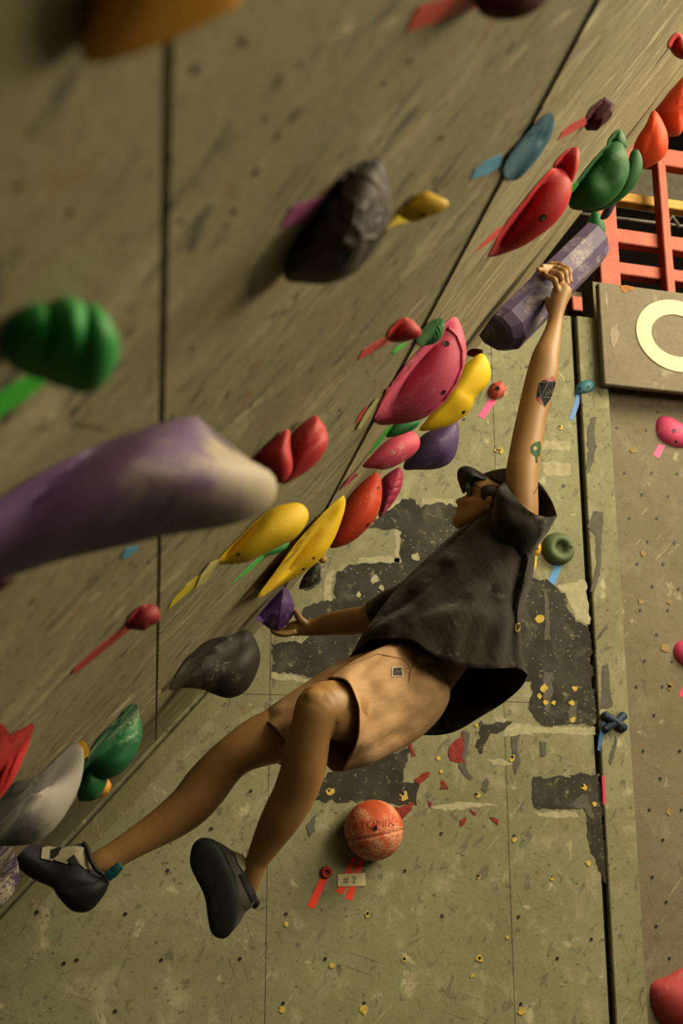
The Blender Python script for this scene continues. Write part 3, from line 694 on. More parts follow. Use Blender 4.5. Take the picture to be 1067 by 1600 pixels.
lobe(g, [(890, 324), (892, 302), (908, 274), (930, 246), (956, 222), (972, 226), (981, 250), (983, 268), (975, 290), (960, 310), (938, 325), (912, 329)], F2, (890, 318), (955, 222), GRB, depth=2.95, d2=3.0, tf=.06, w=.5, fn=lumps(.02, .03))
lobe(g, [(950, 222), (958, 208), (968, 202), (977, 212), (979, 230), (966, 240), (954, 236)], F2, (950, 220), None, GRB, depth=3.0, tf=.04, w=.7)
lobe(g, [(918, 328), (950, 318), (972, 296), (982, 268), (984, 240), (996, 233), (1004, 252), (1000, 276), (984, 300), (960, 319), (935, 330)], F2, (935, 300), None, GRB, depth=3.1, tf=.035, w=.8, ctr=(975, 295))
tape([(888, 298), (893, 290), (902, 282), (904, 288), (894, 300)], F2, '#3fa03c', 'sliver of green tape left of the deep green hold', far=2.6)
ORR = hold_mat('hold_orange_red', '#cf421c', .06, edge=.62)
g = empty('climbing_hold', F2.hit(1020, 180)); tag(g, 'bright orange-red fanned hold at the upper right edge', 'climbing hold')
lobe(g, [(988, 242), (994, 218), (1008, 196), (1022, 172), (1040, 200), (1044, 226), (1038, 244), (1020, 258), (998, 264)], F2, (990, 235), (1020, 176), ORR, depth=3.7, d2=3.7, tf=.06, w=.8, fn=ridges(1015, 220, .3, 30, .008))
lobe(g, [(1016, 184), (1034, 158), (1052, 136), (1075, 118), (1090, 160), (1072, 180), (1063, 210), (1042, 213), (1030, 206)], F2, (1018, 178), (1065, 122), ORR, depth=3.75, d2=3.75, tf=.07, w=.8, fn=ridges(1050, 165, 1.2, 22, .01))
hold([(1044, 70), (1054, 52), (1066, 54), (1080, 70), (1076, 92), (1056, 89)], F2, (1046, 68), None, '#a8231c', 'small red hold cut by the right edge near the top', depth=2.5, tf=.03, chalk=.05)

# purple hexagonal bar
BAR = hold_mat('hold_purple_bar', '#4a3c5c', .5, '#7c7170', edge=.5, scale=9)
def barmesh():
    A = pt(760, 508, 3.38); B = pt(908, 365, 3.72)
    Z = (B - A).normalized(); Y = (F2.n - Z * F2.n.dot(Z)).normalized(); X = Z.cross(Y)
    prof = [(-.062, 0), (-.077, .03), (-.068, .075), (-.034, .108), (.018, .112), (.06, .082), (.074, .03), (.062, 0)]
    V = []; Fc = []; m = len(prof)
    for k, (t, s, sh) in enumerate(((-.012, .66, .0), (.0, .8, 0), (.05, 1, 0), (.5, 1.0, 0), (.955, .98, 0), (.985, .92, 0), (1.0, .8, 0))):
        for (x, y) in prof: V.append(A + (B - A) * t + X * x * s + Y * (y * s))
        if k:
            for i in range(m):
                j = (i + 1) % m; Fc.append([(k - 1) * m + i, (k - 1) * m + j, k * m + j, k * m + i])
    Fc.append(list(range(m))[::-1]); Fc.append([6 * m + i for i in range(m)])
    return V, Fc
V, Fc = barmesh()
BARO = tag(link('bar_hold', V, Fc, BAR, angle=18), 'long faceted purple bar hold gripped by the raised hand', 'climbing hold')
h = hold([(914, 362), (920, 340), (930, 328), (940, 338), (946, 360), (938, 378), (922, 376)], F2, (914, 362), None, '#175a2b', 'green hold peeping out above the top end of the purple bar', depth=3.85, tf=.03, chalk=.05)
hold([(903, 428), (908, 405), (922, 398), (928, 404), (922, 420), (910, 428)], F2, (905, 425), None, '#14602c', 'green hold behind the right side of the purple bar', depth=3.88, tf=.025, chalk=.05)
hold([(938, 342), (944, 326), (958, 310), (968, 304), (962, 320), (950, 340)], F2, (940, 340), None, '#2a2036', 'dark violet hold between the deep green hold and the lattice frame', depth=3.6, tf=.03, chalk=.05)
hold([(729, 553), (737, 545), (754, 547), (750, 556), (738, 558)], F2, (730, 552), None, '#8e1a1c', 'small red foothold below the lower end of the purple bar', depth=3.5, tf=.02, chalk=.05)

# middle row along the seam
h = hold([(606, 531), (609, 515), (624, 499), (640, 497), (650, 506), (658, 516), (655, 526), (640, 532), (620, 535)], F1, (606, 528), (632, 500), '#a32622', 'small red wedge hold left of the ridged green hold by the seam', tf=.02, chalk=.12)
tape([(558, 562), (566, 546), (588, 533), (610, 522), (612, 532), (590, 545)], F1, '#a83034', 'red tape left of the small red wedge hold')
V, Fc = dome([(651, 533), (656, 520), (668, 507), (680, 500), (690, 502), (693, 516), (688, 530), (676, 538), (660, 540)], F2, (652, 530), (680, 501), depth=1.95, d2=2.0, tf=.03, w=.5, fn=ridges(672, 520, 2.35, 6, .005), n=90, rings=14)
tag(link('climbing_hold', V, Fc, hold_mat('hold_ridged_green', '#1a5a2e', .08), angle=60), 'small ridged dark green hold on the seam above the pink hold', 'climbing hold')
tape([(612, 549), (620, 541), (634, 534), (632, 540), (616, 552)], F1, '#3fae45', 'green tape scrap below the small red wedge hold')
tape([(650, 532), (654, 522), (662, 512), (666, 518), (656, 532)], F2, '#48b84e', 'bright green tape beneath the ridged dark green hold', far=2.05)
PINK = hold_mat('hold_pink', '#bb4766', .25, '#c08a86', edge=.55)
h = hold([(585, 660), (601, 621), (620, 588), (650, 552), (680, 520), (698, 503), (711, 494), (720, 508), (727, 532), (728, 558), (720, 588), (704, 617), (681, 641), (656, 656), (620, 663)], F2, (588, 655), (709, 496), '#b33a56', 'big pink shell-shaped hold with two bolt holes in the middle', mat=PINK, tf=.06, w=.3, ctr=(668, 595))
T = bvh(h); bolt(h, 697, 537, 5, T); bolt(h, 693, 613, 4.5, T)
rim = []
for x, y in resample([(699, 511), (713, 526), (721, 548), (720, 575), (710, 600), (692, 626), (670, 643)], 60, False)[:33]:
    p, nn_ = cast(T, x, y)
    if p: rim.append(p + nn_ * .001)
V, Fc = tube(rim, .0032, 6); link('rim', V, Fc, PINK, h, angle=60)
tape([(592, 632), (600, 618), (604, 606), (608, 604), (602, 622), (597, 636)], F2, '#a8242c', 'red tape at the left edge of the big pink hold', far=2.2)
tape([(554, 662), (562, 646), (572, 634), (575, 638), (566, 654)], F1, '#c23a4c', 'short pink tape left of the big pink hold')
tape([(556, 668), (570, 642), (588, 618), (590, 624), (574, 650), (562, 668)], F1, '#a09a62', 'pale cream tape strip beside the short pink tape', lift=.0022)
YELR = hold_mat('hold_yellow_right', '#d2ae16', .08, '#d8c88a', edge=.6)
h = hold([(655, 673), (666, 656), (690, 622), (714, 582), (738, 560), (753, 552), (763, 564), (767, 584), (760, 604), (742, 622), (736, 640), (712, 660), (690, 669)], F2, (640, 660), (745, 552), '#cfa012', 'bent yellow hold right of the big pink hold', mat=YELR, depth=3.2, d2=3.3, tf=.05, w=.5, fn=lumps(.015, .03))
bolt(h, 724, 644, 3)
PURR = hold_mat('hold_violet', '#44325a', .3, '#75688a', edge=.55)
hold([(630, 732), (640, 706), (660, 680), (690, 665), (710, 655), (717, 670), (714, 704), (702, 724), (680, 733), (650, 734)], F2, (625, 720), (690, 660), '#44325a', 'rounded violet hold below the bent yellow hold', mat=PURR, depth=3.6, d2=3.7, tf=.07, w=.6)
h = hold([(603, 682), (614, 664), (632, 658), (654, 654), (654, 664), (640, 674), (618, 682)], F2, (603, 680), (630, 657), '#1b5e30', 'flat green hold between the big pink hold and the small pink hold', depth=2.6, d2=2.65, tf=.02, chalk=.05)
tape([(574, 712), (586, 692), (608, 664), (612, 666), (592, 694)], F2, '#4ab850', 'thin bright green tape left of the small pink hold', far=2.4)
h = hold([(566, 729), (580, 712), (594, 697), (612, 684), (632, 676), (648, 677), (656, 690), (652, 704), (636, 718), (606, 733), (584, 732)], F2, (568, 727), (625, 677), '#b8405a', 'small oval pink hold with a pale chalked tip under the big pink hold', chalk=.4, depth=2.65, d2=2.75, tf=.04, w=.4)
tape([(530, 766), (544, 748), (558, 738), (558, 742), (546, 754)], F1, '#a83450', 'pink tape left of the small oval pink hold')
ORG = hold_mat('hold_orange', '#b5371c', .3, '#c07a5c', edge=.54, scale=22)
h = hold([(516, 856), (519, 834), (530, 802), (550, 770), (572, 748), (590, 738), (596, 756), (596, 780), (588, 808), (568, 832), (545, 849)], F2, (518, 850), (590, 742), '#b5371c', 'scratched orange-red hold behind the yellow leaf-shaped hold', mat=ORG, depth=3.2, d2=3.3, tf=.06, w=.45, ctr=(566, 802))
T = bvh(h); bolt(h, 574, 820, 3.5, T); bolt(h, 591, 763, 2.5, T)
V, Fc = dome([(590, 770), (597, 748), (612, 736), (624, 731), (629, 744), (626, 765), (614, 786), (602, 800), (592, 808)], F2, (590, 775), (615, 735), depth=3.5, d2=3.6, tf=.05, w=.6, fn=ridges(610, 770, 1.2, 9, .008), n=90, rings=14)
tag(link('climbing_hold', V, Fc, hold_mat('hold_magenta', '#8f1f42', .15), angle=60), 'magenta ridged hold right of the scratched orange-red hold', 'climbing hold')
# purple faceted hold in the lower hand
V, Fc = dome([(399, 966), (412, 950), (426, 934), (443, 917), (451, 922), (456, 934), (460, 946), (458, 962), (448, 976), (434, 987), (421, 983)], F2, (404, 960), (443, 918), depth=3.3, d2=3.35, tf=.05, w=.4, smooth=False, n=11, rings=3, e=1.3, ctr=(436, 946))
tag(link('climbing_hold', V, Fc, hold_mat('hold_faceted_purple', '#4a2f66', .3, '#9a8aa0'), angle=10), 'faceted purple hold held by the lower hand', 'climbing hold')

# --- back wall holds
def bhold(px, hexc, label, fac=BK, tf=.04, **kw): return hold(px, fac, (px[0][0], px[0][1]), None, hexc, label, tf=tf, **kw)
def fhit(fac, x, y): return on_back(x, y, D if fac is BK else D + .05)
BK.depth = lambda x, y, far=0: D / ray(x, y).y
RW.depth = lambda x, y, far=0: (D + .05) / ray(x, y).y
h = bhold([(762, 611), (768, 600), (781, 596), (790, 609), (786, 620), (773, 626), (764, 620)], '#b04a3e', 'small salmon red hold on the back wall left of the raised arm', chalk=.25, smooth=False, n=40)
bolt(h, 777, 607, 3.5)
tape([(747, 650), (764, 624), (777, 624), (756, 655)], BK, '#d8407c', 'pink tape under the small salmon red hold')
h = bhold([(898, 610), (904, 598), (918, 594), (928, 600), (927, 610), (914, 617), (901, 616)], '#35687a', 'small oval blue hold on the painted edge strip', tf=.03, chalk=.2)
T = bvh(h); bolt(h, 906, 607, 2, T); bolt(h, 919, 605, 2, T)
tape([(889, 655), (897, 630), (900, 616), (908, 617), (904, 634), (896, 657)], BK, '#3a70b0', 'blue tape hanging below the small oval blue hold')
h = bhold([(1025, 668), (1027, 656), (1034, 650), (1048, 653), (1064, 664), (1080, 676), (1078, 696), (1058, 699), (1040, 692), (1028, 682)], '#c0406a', 'round pink hold on the right wall below the sign board', fac=RW, chalk=.15)
T = bvh(h); bolt(h, 1053, 673, 3, T); bolt(h, 1056, 690, 2, T)
tape([(1020, 711), (1030, 693), (1039, 697), (1029, 716)], RW, '#d6447e', 'pink tape under the round pink hold on the right wall')
# doughnut hold
def torus_hold(x, y, rpx, hexc, label, fac=BK, inner=.34, height=.6, chalk=.2, cat='climbing hold', tilt=(0, 0)):
    c = fhit(fac, x, y); R = rpx * (c - EYE).dot(FWD) / F; n = 40
    prof = [(1.0, 0), (1.0, .15), (.96, .35), (.86, .55), (.72, .66), (.58, .68), (.46, .62), (inner, .46), (inner * .9, .3), (inner * .55, .2), (.001, .18)]
    V = []; Fc = []
    for i, (r, hgt) in enumerate(prof):
        for k in range(n):
            a = 2 * math.pi * k / n
            V.append(c + fac.u * (math.cos(a) * r * R + tilt[0] * hgt * R) + fac.v * (math.sin(a) * r * R + tilt[1] * hgt * R) + fac.n * (hgt * R * height / .68 + .001))
        if i:
            for k in range(n): Fc.append([(i - 1) * n + k, (i - 1) * n + (k + 1) % n, i * n + (k + 1) % n, i * n + k])
    Fc.append(list(range(n))[::-1])
    return tag(link('climbing_hold', V, Fc, hold_mat('hold_' + hexc[1:], hexc, chalk), c, angle=60) if 0 else link('climbing_hold', V, Fc, hold_mat('hold_' + hexc[1:], hexc, chalk), None, c, 60), label, cat)
h = torus_hold(870, 858, 26, '#4e5c3c', 'olive green doughnut-shaped hold on the back wall below the sleeve', inner=.36, height=.62, tilt=(.1, -.05), chalk=.15)
T = bvh(h); bolt(h, 876, 857, 4.5, T); bolt(h, 892, 855, 2, T)
tape([(854, 912), (866, 884), (879, 882), (866, 916)], BK, '#3d7fc0', 'bright blue tape under the olive green doughnut-shaped hold')
h = bhold([(832, 860), (833, 848), (840, 846), (845, 852), (845, 862), (840, 868), (834, 866)], '#c79a1c', 'tiny yellow foothold left of the doughnut-shaped hold', tf=.015, chalk=.05); bolt(h, 839, 857, 2.5)
tape([(834, 868), (839, 867), (838, 884), (833, 892)], BK, '#c6b02c', 'thin yellow tape under the tiny yellow foothold')
# dark blue crossed hold
DB = hold_mat('hold_dark_blue', '#1c2c40', .1)
g = empty('climbing_hold', fhit(BK, 957, 1129)); tag(g, 'dark blue crossed hold by the black gap at the right', 'climbing hold')
c = fhit(BK, 957, 1129)
def bone(p, q, r0, r1):
    P = [fhit(BK, *p), fhit(BK, *q)]; path = [P[0] + (P[1] - P[0]) * t + BK.n * (.012 + .02 * math.sin(math.pi * t)) for t in np.linspace(0, 1, 14)]
    R = [(r0 + (r1 - r0) * t) * (1 - .28 * math.sin(math.pi * t)) * (1 if 0 < i < 13 else .5) for i, t in enumerate(np.linspace(0, 1, 14))]
    return tube(path, R, 14)
sc = c.y / F * 1.0
o1 = link('lobe', *bone((938, 1117), (973, 1140), 9 * sc, 9 * sc), DB, g, angle=60); T1 = bvh(o1)
o2 = link('lobe', *bone((939, 1142), (973, 1117), 8 * sc, 8 * sc), DB, g, angle=60); T2 = bvh(o2)
bolt(g, 970, 1138, 2, T1, steel=True); bolt(g, 948, 1137, 2, T2, steel=True)
tape([(930, 1172), (933, 1150), (938, 1128), (944, 1128), (940, 1150), (934, 1174)], BK, '#23588a', 'dark blue tape below the dark blue crossed hold', lift=.016)
tape([(937, 1212), (941, 1213), (943, 1255), (939, 1258)], BK, '#c2244e', 'crimson tape strip standing by the black gap', lift=.016)
# ball hold
BALL = hold_mat('hold_ball', '#ad4524', .5, '#c39274', edge=.46, scale=5)
def ball():
    c0 = fhit(BK, 576, 1297); R = 45.5 * (c0 - EYE).dot(FWD) / F; c = c0 + BK.n * R * .62; n, m = 72, 90; V = []; Fc = []
    for i in range(m + 1):
        th = math.pi * i / m
        for k in range(n):
            a = 2 * math.pi * k / n; d = Vector((math.sin(th) * math.cos(a), math.sin(th) * math.sin(a), math.cos(th)))
            # seam grooves of a ball
            g = min(abs(d.z + .18 * d.x * 0 - .1 * d.x), abs(d.x * .98 + .2 * d.z)) if False else abs(d.z - .2 * d.x + .16)
            r = R * (1 - .05 * math.exp(-(g / .035) ** 2))
            p = c + d * r
            if p.y > D - .0012: p.y = D - .0012
            V.append(p)
        if i:
            for k in range(n): Fc.append([(i - 1) * n + k, (i - 1) * n + (k + 1) % n, i * n + (k + 1) % n, i * n + k])
    return V, Fc, c, R
V, Fc, bc, bR = ball()
h = tag(link('ball_hold', V, Fc, BALL, None, bc, 60), 'chalky orange ball-shaped hold with raised lettering on the back wall', 'climbing hold')
T = bvh(h); bolt(h, 585, 1294, 4.5, T)
def text_on(parent, tree, s, x, y, dx, size_px, mat, name='lettering', rise=.0012, slope=0.0, font_d=.0):
    """real letters laid on a surface along the line from (x, y)"""
    cu = bpy.data.curves.new('t', 'FONT'); cu.body = s; cu.size = 1.0; cu.resolution_u = 3
    ob = bpy.data.objects.new('t', cu); COL.objects.link(ob)
    dg = bpy.context.evaluated_depsgraph_get(); me = bpy.data.meshes.new_from_object(ob.evaluated_get(dg)); bpy.data.objects.remove(ob)
    bm = bmesh.new(); bm.from_mesh(me); bmesh.ops.triangulate(bm, faces=bm.faces); bmesh.ops.subdivide_edges(bm, edges=bm.edges, cuts=1)
    bm.verts.index_update(); V = []; ok = True
    for v in bm.verts:
        px, py = x + v.co.x * size_px, y - v.co.y * size_px + v.co.x * size_px * slope
        p, nn = cast(tree, px, py)
        if p is None: p = V[-1] if V else bc; nn = BK.n
        V.append(p + nn * rise)
    Fc = [[v.index for v in f.verts] for f in bm.faces]; bm.free()
    return link(name, V, Fc, mat, parent, angle=80)
text_on(h, T, 'ATOMIK', 551, 1296, 0, 17.5, hold_mat('ball_letter', '#b34426', .3, '#c08a70'), slope=-.09, rise=.0022)
h = torus_hold(509, 1363, 9.5, '#8e1f1c', 'small red doughnut foothold left of the paper label', inner=.4, height=.7, chalk=.1); bolt(h, 509, 1362, 3.5, bvh(h))
TAPO = '#d8361e'
tape([(480, 1416), (500, 1372), (512, 1373), (491, 1420)], BK, TAPO, 'orange-red tape under the small red doughnut foothold')
tape([(525, 1394), (549, 1340), (558, 1340), (536, 1398)], BK, TAPO, 'left orange-red tape under the ball-shaped hold')
tape([(539, 1404), (560, 1342), (570, 1342), (550, 1407)], BK, TAPO, 'right orange-red tape under the ball-shaped hold')
PAPER = plain('label_paper', '#b5ac84', .8, .1, .08)
V, Fc = ribbon_mesh([(527, 1366), (570, 1364), (571, 1384), (527, 1385)], BK, lift=.003)
pl = tag(link('paper_label', V, Fc, PAPER, angle=30), 'small cream paper label with number two across two red tapes', 'label')
T = bvh(pl)
text_on(pl, T, '#', 536, 1380, 0, 15, plain('pencil', '#4a4636', .8, .1), rise=.0003)
text_on(pl, T, '2', 549, 1380, 0, 15, bpy.data.materials['pencil'], rise=.0003)
h = bhold([(1052, 1018), (1056, 1006), (1072, 1000), (1095, 1010), (1090, 1040), (1070, 1042), (1056, 1030)], '#b83a5c', 'pink hold cut by the right edge at mid height', fac=RW, chalk=.1)
tape([(1060, 1086), (1066, 1074), (1080, 1078), (1074, 1094)], RW, '#d0305c', 'pink tape cut by the right edge under the mid-height pink hold')
h = bhold([(1016, 1545), (1022, 1533), (1045, 1524), (1075, 1510), (1130, 1520), (1140, 1600), (1100, 1625), (1050, 1608), (1026, 1590), (1017, 1565)], '#ad4048', 'large pinkish red hold in the bottom right corner', fac=RW, tf=.12, chalk=.2)
tape([(1058, 1600), (1072, 1590), (1090, 1610), (1070, 1625)], RW, '#d0345e', 'pink tape scrap in the bottom right corner', lift=.13)

# ------------------------------------------------------------------ the climber
VD = FWD
def catmull(P, sub):
    P = np.array(P, float); m = len(P); out = []
    for i in range(m - 1):
        p0, p1, p2, p3 = P[max(i - 1, 0)], P[i], P[i + 1], P[min(i + 2, m - 1)]
        for t in np.linspace(0, 1, sub, endpoint=False):
            out.append(.5 * ((2 * p1) + (-p0 + p2) * t + (2 * p0 - 5 * p1 + 4 * p2 - p3) * t * t + (-p0 + 3 * p1 - 3 * p2 + p3) * t ** 3))
    out.append(P[-1]); return [tuple(q) for q in out]
def limb(ctrl, ratio=1.0, n=32, sub=5, cap=True):
    """tapered limb: ctrl points (x, y, depth, width in pixels)"""
    P = catmull(ctrl, sub); C = [pt(x, y, d) for x, y, d, _ in P]; m = len(P); V = []; Fc = []; A = None
    for i in range(m):
        T = (C[min(i + 1, m - 1)] - C[max(i - 1, 0)]).normalized()
        vd = (C[i] - EYE).normalized()
        a = T.cross(vd)
        a = a.normalized() if a.length > .15 else (A - T * A.dot(T)).normalized()
        A = a; B = T.cross(A).normalized(); r = P[i][3] / 2 * P[i][2] / F
        for k in range(n):
            t = 2 * math.pi * k / n; V.append(C[i] + A * math.cos(t) * r + B * math.sin(t) * r * ratio)
        if i:
            for k in range(n): Fc.append([(i - 1) * n + k, (i - 1) * n + (k + 1) % n, i * n + (k + 1) % n, i * n + k])
    if cap:
        for i, s in ((0, -1), (m - 1, 1)):
            T = (C[min(i + 1, m - 1)] - C[max(i - 1, 0)]).normalized(); V.append(C[i] + T * s * P[i][3] / 2 * P[i][2] / F * .5)
            for k in range(n): Fc.append([i * n + k, i * n + (k + 1) % n, len(V) - 1])
    return V, Fc
def lens(outline, d, tf, tb, e=2.0, n=48, rings=8, ctr=None, dx=0.0, dy=0.0, smooth=True, round_=True):
    """closed solid: outline in pixels on a plane about depth d (dx, dy tilt it), bulging tf to the viewer and tb away"""
    poly = resample(outline, n, smooth); n = len(poly)
    cx, cy = ctr or (sum(p[0] for p in poly) / n, sum(p[1] for p in poly) / n)
    V = []; Fc = []; ss = [math.sin(math.pi / 2 * (1 - i / rings)) for i in range(rings)]
    for side, t in ((-1, tf), (1, tb)):
        for i, s in enumerate(ss):
            h = (max(0, 1 - s ** e)) ** (1 / e)
            ring = []
            for (x, y) in poly:
                px, py = cx + (x - cx) * s, cy + (y - cy) * s
                ring.append(pt(px, py, d + dx * (px - cx) + dy * (py - cy)) + VD * side * t * h)
            if round_:
                for _ in range(i): ring = [(ring[j - 1] + ring[j] * 2 + ring[(j + 1) % n]) / 4 for j in range(n)]
            V += ring
        V.append(pt(cx, cy, d) + VD * side * t)
    blk = rings * n + 1
    for k in range(2):
        o = k * blk
        for i in range(rings - 1):
            for j in range(n): Fc.append([o + i * n + j, o + i * n + (j + 1) % n, o + (i + 1) * n + (j + 1) % n, o + (i + 1) * n + j])
        for j in range(n): Fc.append([o + (rings - 1) * n + j, o + (rings - 1) * n + (j + 1) % n, o + blk - 1])
    for j in range(n): Fc.append([j, blk + j, blk + (j + 1) % n, (j + 1) % n])
    return V, Fc
def path3(P, n):
    P = np.array(P, float); L = np.linalg.norm(np.diff(P, axis=0), axis=1); c = np.concatenate([[0], np.cumsum(L)])
    return [[np.interp(q, c, P[:, k]) for k in range(3)] for q in np.linspace(0, c[-1], n, endpoint=False)]
def ring_pts(spec, N=24):
    """2N world points: L -> near side -> R -> far side"""
    if 'near' in spec:
        a = [pt(*q) for q in spec['near']]; b = [pt(*q) for q in spec['far']]
        sm = lambda P: [Vector(q) for q in catmull([tuple(v) for v in P], 6)]
        A = sm(a); B = sm([a[-1]] + b + [a[0]])
        return [Vector(q) for q in path3([tuple(v) for v in A], N)] + [Vector(q) for q in path3([tuple(v) for v in B], N)]
    (lx, ly), (rx, ry), d = spec['L'], spec['R'], spec['d']; bx, by, bd = spec.get('B', (0, 0, .1)); p = spec.get('p', 2.2)
    dl, dr = spec.get('dl', d), spec.get('dr', d)
    l, r = pt(lx, ly, dl), pt(rx, ry, dr); C = (l + r) / 2; A = (r - l) / 2
    cx, cy = (lx + rx) / 2, (ly + ry) / 2
    B = pt(cx + bx, cy + by, d + bd) - pt(cx, cy, d)
    out = []
    for k in range(2 * N):
        t = math.pi - math.pi * k / N * -1   # pi .. 3pi : L, near, R, far
        c, s = math.cos(t), math.sin(t)
        f = lambda v: math.copysign(abs(v) ** (2 / p), v)
        out.append(C + A * f(c) + B * f(s))
    return out
def loft(specs, sub=6, N=24, cap0=False, cap1=False):
    R = [ring_pts(s, N) for s in specs]; m = 2 * N
    flat_ = [catmull([tuple(R[i][k]) for i in range(len(R))], sub) for k in range(m)]
    K = len(flat_[0]); V = [Vector(flat_[k][i]) for i in range(K) for k in range(m)]; Fc = []
    for i in range(1, K):
        for k in range(m): Fc.append([(i - 1) * m + k, (i - 1) * m + (k + 1) % m, i * m + (k + 1) % m, i * m + k])
    for c, i in ((cap0, 0), (cap1, K - 1)):
        if c:
            ce = sum((V[i * m + k] for k in range(m)), Vector()) / m; V.append(ce)
            for k in range(m): Fc.append([i * m + k, i * m + (k + 1) % m, len(V) - 1])
    return V, Fc
def baked(ob):
    dg = bpy.context.evaluated_depsgraph_get(); me = bpy.data.meshes.new_from_object(ob.evaluated_get(dg))
    old = ob.data; ob.modifiers.clear(); ob.data = me; bpy.data.meshes.remove(old)
def remeshed(ob, voxel, it=4, fac=.5):
    m = ob.modifiers.new('r', 'REMESH'); m.mode = 'VOXEL'; m.voxel_size = voxel; m.use_smooth_shade = True
    s = ob.modifiers.new('s', 'SMOOTH'); s.iterations = it; s.factor = fac
    baked(ob)
def cloth(ob, thick=.0025):
    m = ob.modifiers.new('s', 'SOLIDIFY'); m.thickness = thick; m.offset = -1; baked(ob)
def wrinkle(V, amp, sc, stretch, seed=0.0, amp2=0.0):
    out = []
    for v in V:
        q = Vector((v.x * sc * stretch[0], v.y * sc * stretch[1], v.z * sc * stretch[2] + seed))
        a = noise.noise(q); b = 1 - abs(noise.noise(q * 1.7 + Vector((3, 1, 7)))) * 2
        c = noise.noise_vector(q * .8 + Vector((9, 4, 2)))
        out.append(v + Vector((c.x, c.y, c.z)) * amp * .6 + (EYE - v).normalized() * (a * amp + b * amp2))
    return out

def skin_mat():
    t = NT('skin'); c = t.mix(t.ramp(t.noise(7, 4), .3, .7), lin('#805d35'), lin('#8e6a40'))
    c = t.mix(t.ramp(t.noise(60, 3), .5, .8, 0, .25), c, lin('#7d5233'))
    t.bump(t.noise(350, 3), .12, .0008); t.done(c, .5, .35)
    t.b.inputs['Subsurface Weight'].default_value = .06; t.b.inputs['Subsurface Radius'].default_value = (.012, .005, .003)
    return t.m
SKIN = skin_mat()
P = empty('person', pt(640, 1080, 3.0)); tag(P, 'climber in black T-shirt, tan shorts and cap hanging from the overhang by both hands', 'person')

# ---- body: one continuous skin
parts = []
parts.append(limb([(775, 862, 3.14, 90), (800, 835, 3.12, 72), (812, 800, 3.11, 58), (815, 743, 3.13, 51), (824, 688, 3.17, 49), (829, 660, 3.19, 47), (837, 624, 3.22, 47), (847, 586, 3.25, 49), (852, 558, 3.27, 42), (859, 535, 3.30, 33), (865, 512, 3.33, 25), (868, 494, 3.345, 24), (872, 474, 3.36, 27), (877, 458, 3.375, 31), (880, 449, 3.38, 28)], .92))
bar_tree = bvh(BARO)
def on_bar(x, y, d, lift):
    p, nn_ = cast(bar_tree, x, y)
    return (x, y, min((p - EYE).dot(FWD) - lift, d + .08) if p else d)
for base, pip, dip, tip, w0 in (((872, 456, 3.355), (866, 437, 3.35), (853, 431, 3.37), (842, 427, 3.39), 9.6),
                            ((880, 450, 3.375), (875, 430, 3.375), (859, 424, 3.39), (840, 421, 3.41), 10.6),
                            ((886, 446, 3.395), (882, 425, 3.40), (866, 418, 3.415), (846, 416, 3.44), 10.6),
                            ((890, 442, 3.42), (888, 422, 3.425), (874, 414, 3.44), (857, 412, 3.46), 10)):
    dip = on_bar(*dip, .008); tip = on_bar(*tip, .006)
    mid = tuple((a * .5 + b * .5) for a, b in zip(base, pip)); m2 = tuple((a * .5 + b * .5) for a, b in zip(pip, dip))
    parts.append(limb([base + (w0 * 1.15,), mid + (w0,), pip + (w0 * 1.08,), m2 + (w0 * .95,), dip + (w0 * .95,), tip + (w0 * .8,)], 1.0, 10, 4))
parts.append(limb([(866, 486, 3.37, 20), (860, 481, 3.385, 14), (857, 474, 3.40, 12), (855, 466, 3.41, 10)], 1, 10, 4))
# lower arm reaching to the faceted hold
parts.append(limb([(715, 890, 3.18, 50), (660, 928, 3.22, 50), (610, 956, 3.25, 48), (585, 967, 3.28, 44), (560, 970, 3.295, 43), (540, 972, 3.31, 41), (522, 974, 3.32, 37), (503, 978, 3.33, 31), (485, 981, 3.335, 26), (470, 981, 3.34, 25), (458, 982, 3.34, 24), (450, 984, 3.34, 18)], .85))
parts.append(limb([(478, 976, 3.33, 15), (469, 968, 3.325, 13), (464, 960, 3.32, 11), (461, 954, 3.315, 9)], 1, 10, 4))
for k in range(4):
    parts.append(limb([(462, 979 + k * 2.6, 3.36 - .016 * k, 9.5), (450, 983 + k * 2.6, 3.35 - .016 * k, 9.5), (440, 985 + k * 2.2, 3.345 - .016 * k, 8.8), (430, 984 + k * 1.8, 3.35 - .016 * k, 8), (424, 979 + k * 1.5, 3.36 - .016 * k, 7)], 1, 10, 4))
# legs
parts.append(limb([(650, 1085, 3.04, 60), (600, 1104, 2.96, 66), (570, 1110, 2.87, 78), (548, 1112, 2.80, 92), (522, 1108, 2.73, 92), (499, 1108, 2.69, 78), (488, 1132, 2.68, 66), (479, 1168, 2.69, 70), (474, 1200, 2.70, 70), (460, 1240, 2.72, 68), (441, 1275, 2.735, 63), (425, 1302, 2.75, 54), (411, 1327, 2.76, 43), (401, 1346, 2.768, 36), (392, 1370, 2.775, 35), (384, 1390, 2.78, 34)], .95))
parts.append(lens([(474, 1085), (490, 1076), (508, 1082), (510, 1104), (494, 1124), (476, 1112)], 2.665, .022, .03, 2, 24, 5))
parts.append(limb([(640, 1085, 3.05, 60), (500, 1132, 2.99, 86), (440, 1147, 2.93, 86), (402, 1160, 2.90, 78), (370, 1178, 2.87, 66), (347, 1198, 2.86, 66), (322, 1228, 2.85, 71), (298, 1257, 2.83, 68), (268, 1281, 2.81, 61), (235, 1302, 2.79, 52), (205, 1320, 2.77, 45), (178, 1337, 2.755, 42), (158, 1350, 2.745, 44), (140, 1362, 2.74, 40)], .95))
parts.append(lens([(338, 1172), (348, 1156), (364, 1152), (376, 1164), (370, 1184), (350, 1192)], 2.86, .014, .03, 2, 24, 5))
